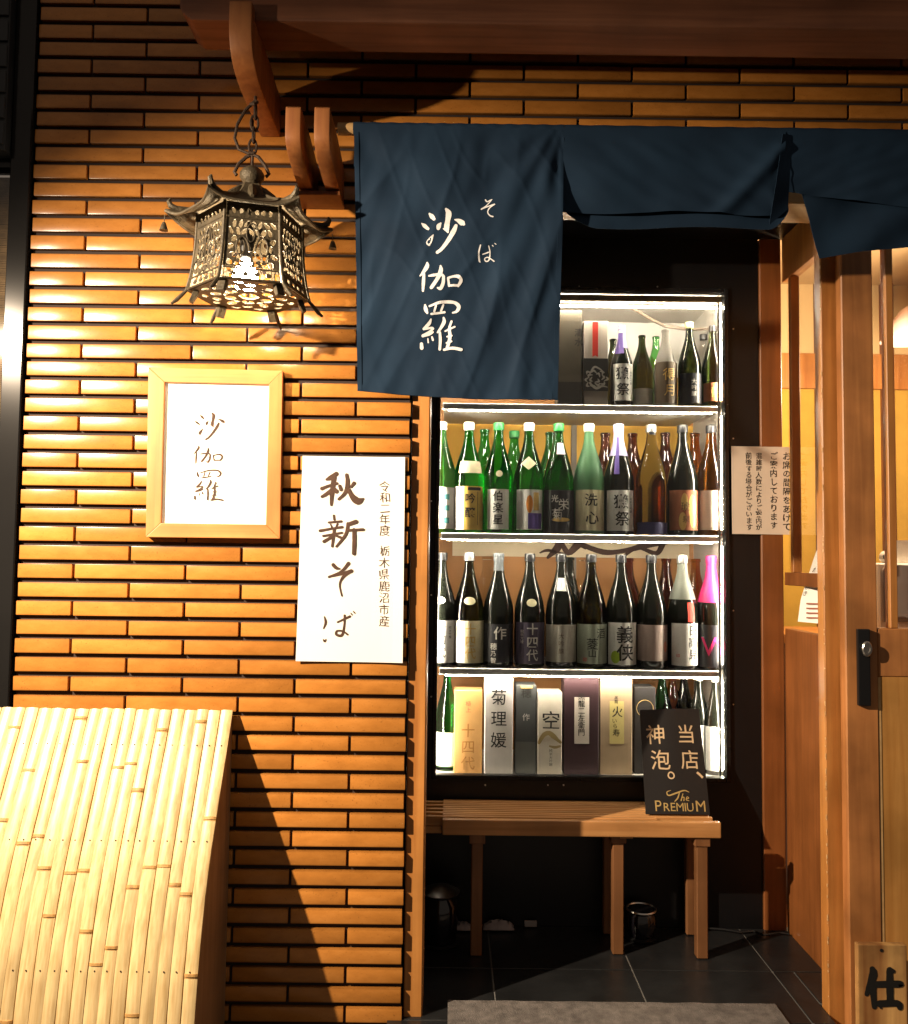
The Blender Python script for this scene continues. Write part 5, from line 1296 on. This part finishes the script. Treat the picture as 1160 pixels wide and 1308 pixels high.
for s in range(6):
    mb = MB().tube([tuple(hexpt(.06, s, 2.226)), tuple(hexpt(.10, s, 2.204)), tuple(hexpt(.15, s, 2.186)), tuple(hexpt(.185, s, 2.184)), tuple(hexpt(.199, s, 2.190)), tuple(hexpt(.204, s, 2.201)), tuple(hexpt(.200, s, 2.208))], [.004, .005, .006, .008, .008, .006, .003], 8)
    cr_ = obj('roof_ridge', mb, M_IRON, lan, smooth=True)
    if s in (0, 3):
        c = hexpt(.214, s, 2.13); t_ = hexpt(.212, s, 2.165)
        obj('bell', MB().lathe([(.0005, .016), (.004, .015), (.007, .008), (.011, -.006), (.009, -.006)], c, 14).tube([tuple(t_), (c.x, c.y, c.z + .014)], .0011, 5), M_IRON, cr_, smooth=True)
kn = MB().lathe([(.040, 2.236), (.030, 2.262), (.018, 2.270), (.022, 2.275), (.031, 2.287), (.032, 2.298), (.026, 2.308), (.012, 2.318), (.004, 2.322)], (LX, LY, 0), 24)
obj('knob', kn, M_IRON, lan, smooth=True)
for s in range(6):
    obj('petal', MB().tube([tuple(hexpt(.012, s + .5, 2.262)), tuple(hexpt(.035, s + .5, 2.249)), tuple(hexpt(.060, s + .5, 2.226)), tuple(hexpt(.080, s + .5, 2.209))], [.006, .010, .012, .004], 8), M_IRON, lan, smooth=True)
HX, HZ = at(322, 112, LY).x, 2.502
bail = [(-.040, 2.296), (-.046, 2.304), (-.036, 2.326), (-.016, 2.345), (0, 2.352), (.016, 2.345), (.034, 2.322), (.044, 2.300), (.036, 2.292)]
obj('bail', MB().tube([(LX + x, LY, z) for x, z in bail], .0048, 8).tube([(LX, LY, 2.315), (LX, LY, 2.35)], .004, 8), M_RUST, lan, smooth=True)
def link(c, h, w, ang, r=.0032):
    pts = []
    for i in range(20):
        t = 2 * math.pi * i / 20
        x, z = w * math.cos(t), h * math.sin(t)
        pts.append((c[0] + x * math.cos(ang), c[1] + x * math.sin(ang), c[2] + z))
    return MB().tube(pts, r, 6, closed=True)
for i, z in enumerate((2.372, 2.404, 2.436, 2.468)):
    obj('chain_link', link((LX + .004 * i * .4, LY, z), .021, .0095, (i % 2) * 1.4 + .2), M_RUST, lan, smooth=True)
obj('hook', MB().tube([(LX + .004, LY, 2.512), (LX + .004, LY - .002, 2.497), (LX + .012, LY - .012, 2.486), (LX + .006, LY - .018, 2.478), (LX - .006, LY - .010, 2.482)], .0042, 8), M_RUST, lan, smooth=True)
lw = [(.004, 2.492), (-.020, 2.468), (-.040, 2.430), (-.046, 2.392), (-.034, 2.362), (-.010, 2.352), (.006, 2.354)]
obj('loose_ring', MB().tube([(LX + x, LY - .006, z) for x, z in lw], .0042, 8), M_RUST, lan, smooth=True)
blb = MB().lathe([(.004, -.046), (.022, -.041), (.033, -.022), (.033, -.004), (.022, .018), (.013, .030), (.012, .036)], (LX - .008, LY - .01, 2.032), 14)
obj('bulb', blb, pm('lantern_bulb_light', (1, .8, .5), emit=330, ecol=(1, .78, .50)), lan, smooth=True)
obj('bulb_socket', MB().lathe([(.0135, 2.069), (.016, 2.072), (.016, 2.12), (.004, 2.13)], (LX - .008, LY - .01, 0), 14).tube([(LX - .008, LY - .01, 2.10), (LX, LY, 2.24)], .004, 6), M_BLACK, lan, smooth=True)

# ------------------------------------------------------------------ small wear: splinters and chips on the tall post edges
rc = random.Random(21)
chips = MB()
bx_ = at(1053, 800, jy).x
for i in range(70):
    z = rc.uniform(.03, 2.2) if i % 3 else rc.uniform(.1, .9); h = rc.uniform(.003, .016); w = rc.uniform(.0008, .0026)
    chips.add([(bx_ - .0006, jy - .0004, z), (bx_ + w, jy - .0006, z + h * .3), (bx_ + w * .7, jy - .0006, z + h * .8), (bx_ - .0006, jy - .0004, z + h), (bx_ - .0006, jy + w * 2, z + h * .5)], [(0, 1, 2, 3), (0, 3, 4)])
pp = [o for o in bpy.data.objects if o.get('label', '').startswith('honey wood post')][0]
o = obj('chip', chips, pm('bare_splintered_wood', (.62, .38, .18), .8), pp); o['kind'] = 'stuff'

# the entrance floor is a 5 cm step above the street: lift it and what stands on it
for o in list(C.objects):
    if o.parent is None and (o.name.split('.')[0] in ('floor', 'threshold_paving', 'doormat', 'ash_pot', 'floor_cloth', 'paper_scrap', 'cable')): o.location.z += .05
